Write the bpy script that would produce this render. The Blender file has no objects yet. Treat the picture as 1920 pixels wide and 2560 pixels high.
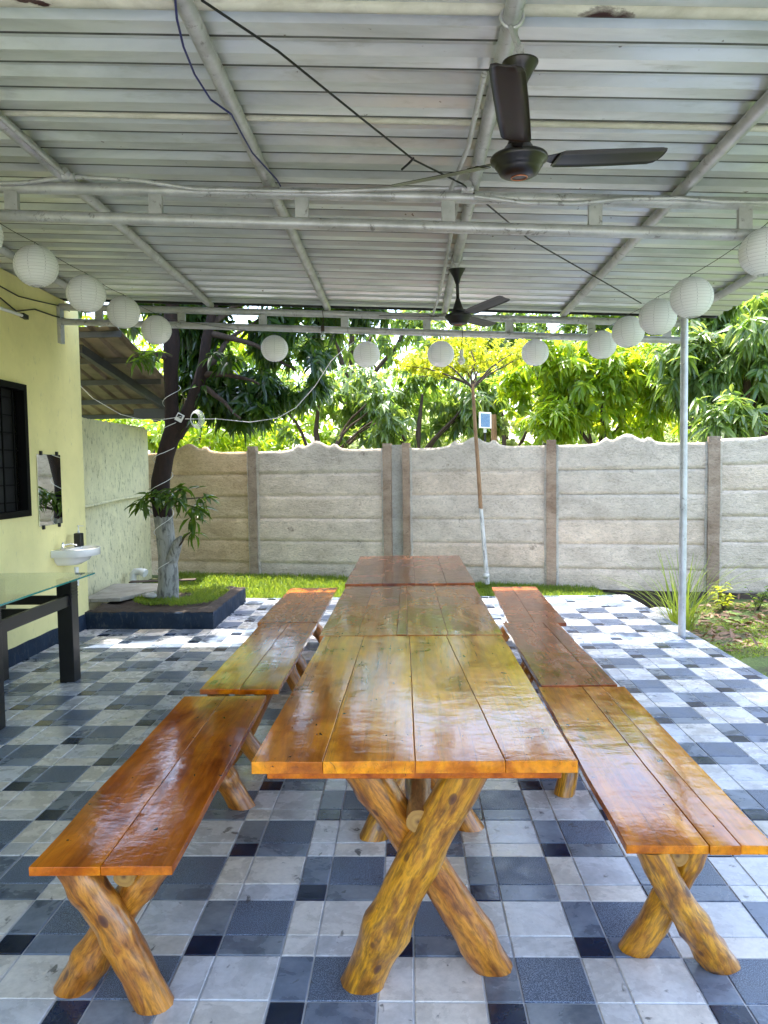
import bpy, math, random
import numpy as np
from math import sin, cos, pi, radians, sqrt
from mathutils import Vector, Matrix, noise

rnd = random.Random(7)
rng = np.random.default_rng(11)
C = bpy.context.scene.collection

# ------------------------------------------------------------------ camera
F_PX, CX, CY = 1922.0, 960.0, 1280.0            # focal length and centre in photo pixels (1920 x 2560)
YAW, PITCH, ROLL = 0.0304, 0.0578, -0.014
CAM = Vector((0.0, 0.0, 1.53))
_f = Vector((-sin(YAW)*cos(PITCH), cos(YAW)*cos(PITCH), -sin(PITCH)))
_r0 = Vector((cos(YAW), sin(YAW), 0)); _u0 = _r0.cross(_f)
_r = _r0*cos(ROLL) + _u0*sin(ROLL); _u = -_r0*sin(ROLL) + _u0*cos(ROLL)
cam = bpy.data.cameras.new('camera'); cam_o = bpy.data.objects.new('camera', cam); C.objects.link(cam_o)
cam.sensor_fit = 'VERTICAL'; cam.sensor_height = 36; cam.lens = 36*F_PX/2560
cam.clip_start = 0.05; cam.clip_end = 600
m = Matrix.Identity(4)
for i in range(3):
    m[i][0] = _r[i]; m[i][1] = _u[i]; m[i][2] = -_f[i]; m[i][3] = CAM[i]
cam_o.matrix_world = m
bpy.context.scene.camera = cam_o
S = 1920/1659.0

def at(x, y, Y=None, X=None, Z=None):
    """point of the place seen at (x, y) of a 1659-wide view of the photo, on the plane X, Y or Z = value"""
    d = _f + _r*((x*S-CX)/F_PX) - _u*((y*S-CY)/F_PX)
    t = (Y-CAM.y)/d.y if Y is not None else (X-CAM.x)/d.x if X is not None else (Z-CAM.z)/d.z
    return CAM + d*t

# ------------------------------------------------------------------ light
SUN_DIR = Vector((-0.07, 0.19, 0.97)).normalized()       # towards the sun
w = bpy.data.worlds.new('World'); bpy.context.scene.world = w; w.use_nodes = True
nt = w.node_tree; bg = nt.nodes['Background']
sky = nt.nodes.new('ShaderNodeTexSky'); sky.sky_type = 'NISHITA'; sky.sun_disc = False
sky.sun_elevation = math.asin(SUN_DIR.z); sky.sun_rotation = math.atan2(SUN_DIR.x, SUN_DIR.y)
sky.air_density = 1.0; sky.dust_density = 3.0; sky.ozone_density = 1.2
nt.links.new(sky.outputs[0], bg.inputs[0]); bg.inputs[1].default_value = 0.15
sl = bpy.data.lights.new('sun', 'SUN'); sl.energy = 2.0; sl.angle = radians(0.6); sl.color = (1.0, 0.95, 0.86)
so = bpy.data.objects.new('sun', sl); C.objects.link(so)
so.rotation_euler = SUN_DIR.to_track_quat('Z', 'Y').to_euler(); so.location = (0, 0, 20)
vs = bpy.context.scene.view_settings
vs.view_transform = 'Standard'; vs.look = 'None'; vs.exposure = 3.08; vs.gamma = 1; vs.use_curve_mapping = False
cy = bpy.context.scene.cycles
cy.max_bounces = 8; cy.diffuse_bounces = 4; cy.glossy_bounces = 3; cy.transmission_bounces = 6; cy.transparent_max_bounces = 6
cy.caustics_reflective = False; cy.caustics_refractive = False; cy.sample_clamp_indirect = 6.0
cy.use_denoising = True

# ------------------------------------------------------------------ tagging helpers
def tag(o, label=None, cat=None, group=None, kind=None):
    if label: o['label'] = label
    if cat: o['category'] = cat
    if group: o['group'] = group
    if kind: o['kind'] = kind
    return o
def thing(name, label, cat, loc=(0, 0, 0), rz=0, group=None):
    o = bpy.data.objects.new(name, None); C.objects.link(o)
    o.location = loc; o.rotation_euler = (0, 0, rz); o.empty_display_size = 0.1
    return tag(o, label, cat, group)

class MB:
    """collects faces of one mesh"""
    def __init__(s): s.v = []; s.f = []; s.mi = []; s.sm = []; s.lc = []
    def add(s, vs, fs, mi=0, smooth=False, lc=None):
        b = len(s.v); s.v += [tuple(p) for p in vs]
        s.lc += [tuple(p) for p in (lc if lc is not None else vs)]
        for f in fs: s.f.append(tuple(b+i for i in f)); s.mi.append(mi); s.sm.append(smooth)
        return b
    def box(s, x0, x1, y0, y1, z0, z1, mi=0):
        vs = [(x, y, z) for z in (z0, z1) for y in (y0, y1) for x in (x0, x1)]
        s.add(vs, [(0, 2, 3, 1), (4, 5, 7, 6), (0, 1, 5, 4), (2, 6, 7, 3), (0, 4, 6, 2), (1, 3, 7, 5)], mi); return s
    def bar(s, p, q, wd, ht, mi=0, up=(0, 0, 1)):
        p = Vector(p); q = Vector(q); a = (q-p).normalized(); up = Vector(up)
        if abs(a.dot(up)) > .98: up = Vector((1, 0, 0))
        r = a.cross(up).normalized()*wd/2; u = r.cross(a).normalized()*ht/2
        vs = [c+i*r+j*u for c in (p, q) for (i, j) in ((-1, -1), (1, -1), (1, 1), (-1, 1))]
        s.add(vs, [(3, 2, 1, 0), (4, 5, 6, 7), (0, 1, 5, 4), (1, 2, 6, 5), (2, 3, 7, 6), (3, 0, 4, 7)], mi); return s
    def tube(s, pts, rad, n=10, mi=0, caps=True, jit=0, seed=0, zlo=None, zhi=None, closed=False, cap_mi=None):
        pts = [Vector(p) for p in pts]; N = len(pts)
        if not hasattr(rad, '__len__'): rad = [rad]*N
        vs = []; lc = []; L = 0; ref = None
        for i, p in enumerate(pts):
            if i: L += (p-pts[i-1]).length
            if closed: t = (pts[(i+1) % N]-pts[i-1]).normalized()
            else: t = (pts[min(i+1, N-1)]-pts[max(i-1, 0)]).normalized()
            if ref is None:
                ref = Vector((0, 0, 1)) if abs(t.z) < .9 else Vector((1, 0, 0))
                a = t.cross(ref).normalized()
            else:
                a = (a-t*a.dot(t)).normalized()
            b = t.cross(a)
            for k in range(n):
                g = 2*pi*k/n; r = rad[i]
                if jit: r *= 1+jit*noise.noise(Vector((cos(g)*1.3+seed, sin(g)*1.3, L*9+seed*3)))+jit*.5*noise.noise(Vector((cos(g)*3, sin(g)*3+seed, L*22)))
                q = p+(a*cos(g)+b*sin(g))*r
                if i == 0 and zlo is not None and abs(t.z) > .2: q = q+t*((zlo-q.z)/t.z)
                if i == N-1 and zhi is not None and abs(t.z) > .2: q = q+t*((zhi-q.z)/t.z)
                vs.append(q); lc.append((cos(g)*rad[i], sin(g)*rad[i], L+seed))
        fs = [(i*n+k, i*n+(k+1) % n, (i+1)*n+(k+1) % n, (i+1)*n+k) for i in range(N-1) for k in range(n)]
        if closed: fs += [((N-1)*n+k, (N-1)*n+(k+1) % n, (k+1) % n, k) for k in range(n)]
        b0 = s.add(vs, fs, mi, True, lc)
        if caps and not closed:
            s.add([vs[k] for k in range(n)], [tuple(range(n-1, -1, -1))], mi if cap_mi is None else cap_mi, False, [lc[k] for k in range(n)])
            s.add([vs[(N-1)*n+k] for k in range(n)], [tuple(range(n))], mi if cap_mi is None else cap_mi, False, [lc[(N-1)*n+k] for k in range(n)])
        return s
    def lathe(s, prof, c=(0, 0, 0), n=20, mi=0, smooth=True, sx=1, sy=1, cap=True):
        vs = [(c[0]+r*cos(2*pi*k/n)*sx, c[1]+r*sin(2*pi*k/n)*sy, c[2]+z) for r, z in prof for k in range(n)]
        fs = [(i*n+k, i*n+(k+1) % n, (i+1)*n+(k+1) % n, (i+1)*n+k) for i in range(len(prof)-1) for k in range(n)]
        if cap:
            if prof[0][0] > 1e-4: fs.append(tuple(range(n-1, -1, -1)))
            if prof[-1][0] > 1e-4: fs.append(tuple((len(prof)-1)*n+k for k in range(n)))
        s.add(vs, fs, mi, smooth); return s
    def prism(s, outline, z0, z1, mi=0, fn=None):
        n = len(outline); fn = fn or (lambda x, y, z: (x, y, z))
        vs = [fn(x, y, z0) for x, y in outline]+[fn(x, y, z1) for x, y in outline]
        s.add(vs, [tuple(range(n-1, -1, -1)), tuple(range(n, 2*n))]+[(i, (i+1) % n, n+(i+1) % n, n+i) for i in range(n)], mi); return s
    def grid(s, fn, nu, nv, mi=0, smooth=True):
        vs = [fn(i/nu, j/nv) for j in range(nv+1) for i in range(nu+1)]
        s.add(vs, [(j*(nu+1)+i, j*(nu+1)+i+1, (j+1)*(nu+1)+i+1, (j+1)*(nu+1)+i) for j in range(nv) for i in range(nu)], mi, smooth); return s
    def mesh(s, name, mats):
        me = bpy.data.meshes.new(name); me.from_pydata(s.v, [], s.f)
        for mt in (mats if isinstance(mats, (list, tuple)) else [mats]): me.materials.append(mt)
        me.polygons.foreach_set('material_index', s.mi); me.polygons.foreach_set('use_smooth', s.sm)
        at_ = me.attributes.new('lc', 'FLOAT_VECTOR', 'POINT'); at_.data.foreach_set('vector', [c for p in s.lc for c in p])
        me.update(); return me
    def build(s, name, mats, parent=None, loc=None, bevel=0):
        o = bpy.data.objects.new(name, s.mesh(name, mats)); C.objects.link(o)
        if parent is not None: o.parent = parent
        if loc is not None: o.location = loc
        if bevel:
            b = o.modifiers.new('bevel', 'BEVEL'); b.width = bevel; b.segments = 2; b.limit_method = 'ANGLE'; b.angle_limit = radians(40)
            for p in o.data.polygons: p.use_smooth = True
            b.harden_normals = False
            o.data.polygons.foreach_set('use_smooth', [True]*len(o.data.polygons))
            wn = o.modifiers.new('normals', 'WEIGHTED_NORMAL'); wn.keep_sharp = True
        return o

def copy_tree(o, parent=None, **kw):
    c = o.copy(); C.objects.link(c); c.parent = parent
    for ch in list(o.children): copy_tree(ch, c)
    return c

# ------------------------------------------------------------------ materials
def mat(name):
    m_ = bpy.data.materials.new(name); m_.use_nodes = True
    return m_, m_.node_tree.nodes, m_.node_tree.links, m_.node_tree.nodes['Principled BSDF']
def node(N, typ, **kw):
    n = N.new(typ)
    for k, v in kw.items():
        if hasattr(n, k) and not k.startswith('i_'): setattr(n, k, v)
        elif k.startswith('i_'):
            key = k[2:].replace('_', ' ')
            n.inputs[int(key) if key.isdigit() else key].default_value = v
    return n
def ramp(N, L, src, stops, interp='LINEAR'):
    r = N.new('ShaderNodeValToRGB'); r.color_ramp.interpolation = interp
    e = r.color_ramp.elements
    while len(e) > 1: e.remove(e[-1])
    e[0].position = stops[0][0]; c = stops[0][1]; e[0].color = (*c, 1) if len(c) == 3 else c
    for p, c in stops[1:]:
        k = e.new(p); k.color = (*c, 1)
    L.new(src, r.inputs[0]); return r.outputs[0]
def g3(v): return (v, v, v)
def coords(N, L, mode, scale, rand=0.0):
    """vector: mode object / world / lc, scaled, with an offset by object when rand > 0"""
    if mode == 'lc':
        a = N.new('ShaderNodeAttribute'); a.attribute_name = 'lc'; v = a.outputs['Vector']
    elif mode == 'world': v = N.new('ShaderNodeNewGeometry').outputs['Position']
    else: v = N.new('ShaderNodeTexCoord').outputs['Object']
    if rand:
        oi = N.new('ShaderNodeObjectInfo'); mu = node(N, 'ShaderNodeMath', operation='MULTIPLY'); mu.inputs[1].default_value = rand
        L.new(oi.outputs['Random'], mu.inputs[0])
        ad = node(N, 'ShaderNodeVectorMath', operation='ADD'); L.new(v, ad.inputs[0]); L.new(mu.outputs[0], ad.inputs[1]); v = ad.outputs[0]
    ml = node(N, 'ShaderNodeVectorMath', operation='MULTIPLY'); L.new(v, ml.inputs[0]); ml.inputs[1].default_value = scale if hasattr(scale, '__len__') else (scale,)*3
    return ml.outputs[0]
def nz(N, L, vec, scale=1, detail=5, rough=.55, dist=0):
    n = N.new('ShaderNodeTexNoise'); n.inputs['Scale'].default_value = scale; n.inputs['Detail'].default_value = detail
    n.inputs['Roughness'].default_value = rough; n.inputs['Distortion'].default_value = dist
    L.new(vec, n.inputs['Vector']); return n.outputs['Fac']
def mixc(N, L, fac, a, b, mode='MIX'):
    x = N.new('ShaderNodeMix'); x.data_type = 'RGBA'; x.blend_type = mode
    for s, v in ((0, fac), (6, a), (7, b)):
        if hasattr(v, 'is_linked') or isinstance(v, bpy.types.NodeSocket): L.new(v, x.inputs[s])
        else: x.inputs[s].default_value = v if s == 0 else (*v, 1)
    return x.outputs[2]
def bump(N, L, bs, h, strength=.3, dist=.01, prev=None):
    b = N.new('ShaderNodeBump'); b.inputs['Strength'].default_value = strength; b.inputs['Distance'].default_value = dist
    L.new(h, b.inputs['Height'])
    if prev is not None: L.new(prev, b.inputs['Normal'])
    if bs is not None: L.new(b.outputs[0], bs.inputs['Normal'])
    return b.outputs[0]

def simple(name, col, rough=.5, metal=0, var=.15, scale=12, bmp=.0, spec=.5, mode='object'):
    m_, N, L, B = mat(name)
    v = coords(N, L, mode, scale, 9.0)
    n = nz(N, L, v, 1, 6, .6)
    c = ramp(N, L, n, [(.3, tuple(x*(1-var) for x in col)), (.7, tuple(min(1, x*(1+var)) for x in col))])
    L.new(c, B.inputs['Base Color']); B.inputs['Roughness'].default_value = rough; B.inputs['Metallic'].default_value = metal
    B.inputs['Specular IOR Level'].default_value = spec
    if bmp: bump(N, L, B, n, bmp, .004)
    return m_

def plank_wood(name, c_lo, c_mid, c_hi, rough=.1):
    m_, N, L, B = mat(name)
    v = coords(N, L, 'object', (7, .9, 7), 31.0)
    grain = nz(N, L, v, 1.0, 8, .62, 1.2)
    v2 = coords(N, L, 'object', (4.5, 2.2, 4.5), 17.0)
    cloud = nz(N, L, v2, 1.0, 6, .62, 1.1)
    v3 = coords(N, L, 'object', (60, 2.2, 60), 13.0)
    fine = nz(N, L, v3, 1.0, 4, .6, .2)
    base = ramp(N, L, grain, [(.28, c_lo), (.46, c_mid), (.66, c_hi)])
    cl = ramp(N, L, cloud, [(.3, (.38, .24, .18)), (.44, (.74, .60, .48)), (.54, (1.0, .95, .85)), (.68, (1.2, 1.2, 1.1))])
    base = mixc(N, L, .85, base, cl, 'MULTIPLY')
    fi = ramp(N, L, fine, [(.35, g3(.7)), (.6, g3(1.1))])
    base = mixc(N, L, .6, base, fi, 'MULTIPLY')
    # knots
    vk = coords(N, L, 'object', (4.2, 1.7, 4.2), 23.0)
    vo = N.new('ShaderNodeTexVoronoi'); vo.inputs['Scale'].default_value = 1.0; vo.inputs['Randomness'].default_value = 1; L.new(vk, vo.inputs['Vector'])
    ka = node(N, 'ShaderNodeMath', operation='MULTIPLY_ADD'); L.new(fine, ka.inputs[0]); ka.inputs[1].default_value = .08; L.new(vo.outputs['Distance'], ka.inputs[2])
    kn = ramp(N, L, ka.outputs[0], [(.07, g3(1)), (.15, g3(0))])
    base = mixc(N, L, kn, base, (.085, .028, .008))
    # small dark nicks
    vn = coords(N, L, 'object', (34, 16, 34), 5.0); nk = nz(N, L, vn, 1, 3, .5)
    nick = ramp(N, L, nk, [(.275, g3(1)), (.30, g3(0))])
    base = mixc(N, L, nick, base, (.03, .012, .006))
    # drying cracks
    vc = coords(N, L, 'object', (11, .22, 11), 41.0); cr = nz(N, L, vc, 1, 5, .6, .8)
    ck = node(N, 'ShaderNodeMath', operation='SUBTRACT'); L.new(cr, ck.inputs[0]); ck.inputs[1].default_value = .5
    ab = node(N, 'ShaderNodeMath', operation='ABSOLUTE'); L.new(ck.outputs[0], ab.inputs[0])
    crk = ramp(N, L, ab.outputs[0], [(.0, g3(1)), (.004, g3(0))])
    base = mixc(N, L, mixc(N, L, 1.0, crk, g3(.6), 'MULTIPLY'), base, (.06, .02, .008))
    L.new(base, B.inputs['Base Color'])
    rr = ramp(N, L, cloud, [(.3, g3(rough*.7)), (.7, g3(rough*2.0))])
    L.new(rr, B.inputs['Roughness'])
    B.inputs['Specular IOR Level'].default_value = .06
    B.inputs['Coat Weight'].default_value = .62; B.inputs['Coat Roughness'].default_value = .035; B.inputs['Coat IOR'].default_value = 1.5
    # hand planed, wavy varnish
    vw = coords(N, L, 'object', (9, 13, 9), 7.0); wave = nz(N, L, vw, 1, 2.5, .45, .3)
    vx = coords(N, L, 'object', (34, 46, 34), 9.0); wrk = nz(N, L, vx, 1, 4, .6, 1.0)
    b0 = bump(N, L, None, wave, .42, .0026)
    b1 = bump(N, L, None, wrk, .24, .0013, b0)
    b2 = bump(N, L, None, fine, .22, .0016, b1)
    b3 = bump(N, L, B, nick, -.6, .002, b2)
    L.new(b1, B.inputs['Coat Normal'])
    return m_

def log_wood(name, bark=.45, hi=(.50, .27, .035), mid=(.36, .155, .025), dark=(.10, .045, .014)):
    m_, N, L, B = mat(name)
    v = coords(N, L, 'lc', (20, 20, 6.5), 11.0); g = nz(N, L, v, 1, 7, .62, 1.0)
    v2 = coords(N, L, 'lc', (85, 85, 17), 3.0); p = nz(N, L, v2, 1, 5, .55, .3)
    v3 = coords(N, L, 'lc', (7, 7, 3), 5.0); cl = nz(N, L, v3, 1, 3, .5)
    base = ramp(N, L, g, [(.27, tuple(c*.4 for c in mid)), (.42, mid), (.56, hi), (.75, tuple(min(1, c*1.25) for c in hi))])
    v5 = coords(N, L, 'lc', (120, 120, 20), 2.0); fi = nz(N, L, v5, 1, 4, .6, .4)
    base = mixc(N, L, .8, base, ramp(N, L, fi, [(.36, g3(.45)), (.55, g3(1.1))]), 'MULTIPLY')
    th = node(N, 'ShaderNodeMath', operation='MULTIPLY_ADD'); L.new(cl, th.inputs[0]); th.inputs[1].default_value = .55; L.new(p, th.inputs[2])
    dk = ramp(N, L, th.outputs[0], [(.60+.25*bark-.12, g3(1)), (.60+.25*bark+.03, g3(0))])
    base = mixc(N, L, mixc(N, L, 1, dk, g3(.5), 'MULTIPLY'), base, dark)
    vk = coords(N, L, 'lc', (13, 13, 7), 8.0); vo = N.new('ShaderNodeTexVoronoi'); vo.inputs['Scale'].default_value = 1.0; L.new(vk, vo.inputs['Vector'])
    kd = ramp(N, L, vo.outputs['Distance'], [(.05, g3(1)), (.13, g3(.75)), (.16, g3(0))]); base = mixc(N, L, kd, base, (.09, .03, .012))
    # pale sapwood flecks
    v4 = coords(N, L, 'lc', (16, 16, 5), 21.0); q = nz(N, L, v4, 1, 4)
    pl = ramp(N, L, q, [(.66, g3(0)), (.72, g3(.6))]); base = mixc(N, L, pl, base, (.42, .24, .12))
    L.new(base, B.inputs['Base Color']); B.inputs['Roughness'].default_value = .3
    B.inputs['Coat Weight'].default_value = .4; B.inputs['Coat Roughness'].default_value = .15
    b1 = bump(N, L, None, g, .45, .006); bump(N, L, B, dk, -.35, .003, b1)
    return m_

def end_grain():
    m_, N, L, B = mat('end_grain')
    a = N.new('ShaderNodeAttribute'); a.attribute_name = 'lc'
    sp = N.new('ShaderNodeSeparateXYZ'); L.new(a.outputs['Vector'], sp.inputs[0]); cb_ = N.new('ShaderNodeCombineXYZ'); L.new(sp.outputs[0], cb_.inputs[0]); L.new(sp.outputs[1], cb_.inputs[1])
    ln = node(N, 'ShaderNodeVectorMath', operation='LENGTH'); L.new(cb_.outputs[0], ln.inputs[0])
    n = nz(N, L, cb_.outputs[0], 38, 6, .7, 1.5)
    ad = node(N, 'ShaderNodeMath', operation='MULTIPLY_ADD'); L.new(n, ad.inputs[0]); ad.inputs[1].default_value = .012; L.new(ln.outputs['Value'], ad.inputs[2])
    c = ramp(N, L, ad.outputs[0], [(.006, (.10, .04, .015)), (.0125, (.30, .155, .04)), (.02, (.42, .23, .055)), (.028, (.30, .15, .035)), (.034, (.38, .20, .045)), (.05, (.22, .10, .025))])
    L.new(c, B.inputs['Base Color']); B.inputs['Roughness'].default_value = .4; bump(N, L, B, n, .4, .003); return m_

def tile_mat(name, lo, hi, rough, speck=0.0, specc=(.3, .33, .4)):
    m_, N, L, B = mat(name)
    v = coords(N, L, 'world', 7.0); n = nz(N, L, v, 1, 6, .6, .4)
    v2 = coords(N, L, 'world', 46.0); n2 = nz(N, L, v2, 1, 4, .6)
    oi = N.new('ShaderNodeObjectInfo')
    gi = N.new('ShaderNodeNewGeometry')
    c = ramp(N, L, n, [(.28, lo), (.62, hi)])
    # piece to piece tint (by object, by island in the joined field)
    ad = node(N, 'ShaderNodeMath', operation='ADD'); L.new(oi.outputs['Random'], ad.inputs[0]); L.new(gi.outputs['Random Per Island'], ad.inputs[1])
    fr = node(N, 'ShaderNodeMath', operation='FRACT'); L.new(ad.outputs[0], fr.inputs[0])
    tint = ramp(N, L, fr.outputs[0], [(0, (.78, .84, .96)), (.3, (1.0, .99, .98)), (.55, (1.10, 1.02, .90)), (.75, (.86, .88, .92)), (1, (1.06, 1.07, 1.10))])
    c = mixc(N, L, .8, c, tint, 'MULTIPLY')
    f = ramp(N, L, n2, [(.3, g3(.82)), (.6, g3(1.06))]); c = mixc(N, L, .7, c, f, 'MULTIPLY')
    if speck:
        v3 = coords(N, L, 'world', 330.0); s3 = nz(N, L, v3, 1, 2, .6)
        sp = ramp(N, L, s3, [(.45, g3(0)), (.6, g3(speck))]); c = mixc(N, L, sp, c, specc)
    # footprints, drips and dirt
    v4 = coords(N, L, 'world', 15.0); d = nz(N, L, v4, 1, 4, .55, .7)
    dm = ramp(N, L, d, [(.29, g3(.75)), (.34, g3(0))]); c = mixc(N, L, dm, c, (.05, .05, .05))
    L.new(c, B.inputs['Base Color'])
    rr = ramp(N, L, n, [(.3, g3(rough*.7)), (.7, g3(min(1, rough*1.4)))]); L.new(rr, B.inputs['Roughness'])
    B.inputs['Specular IOR Level'].default_value = .55
    b1 = bump(N, L, None, n, .35, .004)
    bump(N, L, B, n2, .25 if not speck else .6, .0012, b1)
    return m_

def leaf_mat(name, dif_a, dif_b, tr_a, tr_b, gloss=.35, tmix=.5):
    m_, N, L, B = mat(name)
    gi = N.new('ShaderNodeNewGeometry').outputs['Random Per Island']
    dc = ramp(N, L, gi, [(0, dif_a), (.6, dif_b), (1, tuple((a+b)/2 for a, b in zip(dif_a, dif_b)))])
    tc = ramp(N, L, gi, [(0, tr_a), (.7, tr_b), (1, tr_a)])
    L.new(dc, B.inputs['Base Color']); B.inputs['Roughness'].default_value = gloss; B.inputs['Specular IOR Level'].default_value = .5
    T = N.new('ShaderNodeBsdfTranslucent'); L.new(tc, T.inputs['Color'])
    M = N.new('ShaderNodeMixShader'); M.inputs[0].default_value = tmix
    L.new(B.outputs[0], M.inputs[1]); L.new(T.outputs[0], M.inputs[2])
    L.new(M.outputs[0], N['Material Output'].inputs['Surface'])
    return m_

def plaster(name, col, var, scale=3.0, bmp=.3, bs=60, dirt=None, lowdirt=False):
    m_, N, L, B = mat(name)
    v = coords(N, L, 'world', scale); n = nz(N, L, v, 1, 6, .6, .3)
    c = ramp(N, L, n, [(.3, tuple(x*(1-var) for x in col)), (.65, tuple(x*(1+var*.5) for x in col))])
    v2 = coords(N, L, 'world', bs); n2 = nz(N, L, v2, 1, 6, .65)
    if dirt:
        vd = coords(N, L, 'world', (30, 30, 11)); d = nz(N, L, vd, 1, 7, .72, .4)
        dm = ramp(N, L, d, [(dirt[1]-.05, g3(.75)), (dirt[1]+.05, g3(0))]); c = mixc(N, L, dm, c, dirt[0])
    L.new(c, B.inputs['Base Color']); B.inputs['Roughness'].default_value = .8
    B.inputs['Specular IOR Level'].default_value = .3
    b1 = bump(N, L, None, n2, bmp, .008); bump(N, L, B, n, bmp, .01, b1)
    return m_

M = {}
M['end_grain'] = end_grain()
M['plank_amber'] = plank_wood('plank_amber', (.22, .038, .003), (.58, .145, .004), (.80, .26, .006), .12)
M['plank_honey'] = plank_wood('plank_honey', (.28, .064, .004), (.66, .20, .006), (.86, .34, .009), .14)
M['plank_red'] = plank_wood('plank_red', (.17, .038, .010), (.36, .095, .022), (.48, .15, .036), .18)
M['plank_brown'] = plank_wood('plank_brown', (.22, .052, .008), (.46, .135, .016), (.60, .21, .024), .18)
M['log_yellow'] = log_wood('log_yellow', .62, (.62, .275, .012), (.38, .14, .010))
M['log_amber'] = log_wood('log_amber', .3, (.52, .20, .018), (.33, .105, .012))
M['log_pale'] = log_wood('log_pale', .15, (.36, .20, .07), (.26, .12, .045))
M['tile_light'] = tile_mat('tile_light', (.44, .435, .43), (.70, .69, .68), .26)
M['tile_mid'] = tile_mat('tile_mid', (.065, .088, .13), (.215, .255, .32), .28)
M['tile_navy'] = tile_mat('tile_navy', (.003, .010, .030), (.010, .026, .065), .22)
M['tile_speckled'] = tile_mat('tile_speckled', (.018, .030, .06), (.045, .07, .12), .38, .8, (.28, .34, .44))
M['grout'] = simple('grout', (.50, .52, .54), .8, 0, .25, 9, .2, mode='world')
M['sheet'] = None
M['pipe'] = None
M['soil'] = plaster('soil', (.04, .028, .02), .5, 5, .8, 40)
M['black_metal'] = simple('black_metal', (.0035, .0035, .004), .36, 0, .2, 6)
M['black_plastic'] = simple('black_plastic', (.005, .005, .0055), .45, 0, .2, 30)
M['blue_paint'] = plaster('blue_paint', (.011, .025, .050), .3, 6, .5, 45, ((.06, .07, .08), .40))
M['wall_yellow'] = plaster('wall_yellow', (.82, .745, .35), .10, 2.0, .2, 60, ((.58, .54, .30), .36))
M['wall_rough'] = plaster('wall_rough', (.72, .68, .42), .12, 5.0, .9, 34, ((.12, .13, .07), .405))
M['white_ceramic'] = simple('white_ceramic', (.80, .80, .80), .12, 0, .02, 4)
M['chrome'] = simple('chrome', (.8, .8, .8), .15, 1, .02, 4)
M['white_plastic'] = simple('white_plastic', (.75, .75, .73), .4, 0, .05, 8)
M['cable_black'] = simple('cable_black', (.003, .003, .003), .5)
M['cable_blue'] = simple('cable_blue', (.004, .008, .13), .4)
M['cable_white'] = simple('cable_white', (.72, .72, .70), .5)
M['stone'] = plaster('stone', (.42, .41, .38), .35, 14, .6, 50)
M['slab'] = plaster('slab', (.34, .32, .27), .25, 5, .4, 60, ((.12, .11, .09), .38))
M['darkness'] = simple('darkness', (.002, .002, .002), .7)
M['window_black'] = simple('window_black', (.002, .002, .002), .6, 0, .2, 9, .2, .12)
M['twig'] = simple('twig', (.05, .032, .02), .8, 0, .3, 20, .4)
M['brown_steel'] = simple('brown_steel', (.05, .05, .053), .5, 0, .2, 8)

def metal_sheet():
    m_, N, L, B = mat('zinc_sheet')
    v = coords(N, L, 'world', (1.1, 3.5, 2)); n = nz(N, L, v, 1, 6, .6, .5)
    c = ramp(N, L, n, [(.3, (.47, .495, .485)), (.55, (.68, .705, .70)), (.75, (.78, .80, .80))])
    v2 = coords(N, L, 'world', (2.6, 14, 3)); d = nz(N, L, v2, 1, 6, .65, .3)
    dm = ramp(N, L, d, [(.56, g3(0)), (.72, g3(.5))]); c = mixc(N, L, dm, c, (.34, .35, .27))
    v3 = coords(N, L, 'world', 22); s = nz(N, L, v3, 1, 3, .5)
    sm = ramp(N, L, s, [(.24, g3(.8)), (.27, g3(0))]); c = mixc(N, L, sm, c, (.12, .08, .05))
    L.new(c, B.inputs['Base Color']); B.inputs['Metallic'].default_value = .45
    rr = ramp(N, L, n, [(.3, g3(.42)), (.7, g3(.28))]); L.new(rr, B.inputs['Roughness'])
    bump(N, L, B, n, .15, .01); return m_
M['sheet'] = metal_sheet()
M['rib_shade'] = simple('crease_shade', (.10, .105, .095), .8, 0, .6, 4, .2, mode='world')  # shade line beside each roof rib, put into the colour
def pipe_paint():
    m_, N, L, B = mat('silver_paint')
    v = coords(N, L, 'world', (6, 6, 6)); n = nz(N, L, v, 1, 6, .65)
    c = ramp(N, L, n, [(.3, (.36, .36, .365)), (.6, (.56, .56, .575))])
    v2 = coords(N, L, 'world', 17); d = nz(N, L, v2, 1, 6, .75, .5)
    dm = ramp(N, L, d, [(.34, g3(.65)), (.42, g3(0))]); c = mixc(N, L, dm, c, (.10, .085, .075))
    L.new(c, B.inputs['Base Color']); B.inputs['Metallic'].default_value = .3; B.inputs['Roughness'].default_value = .38
    bump(N, L, B, d, .25, .002); return m_
M['pipe'] = pipe_paint()
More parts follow.
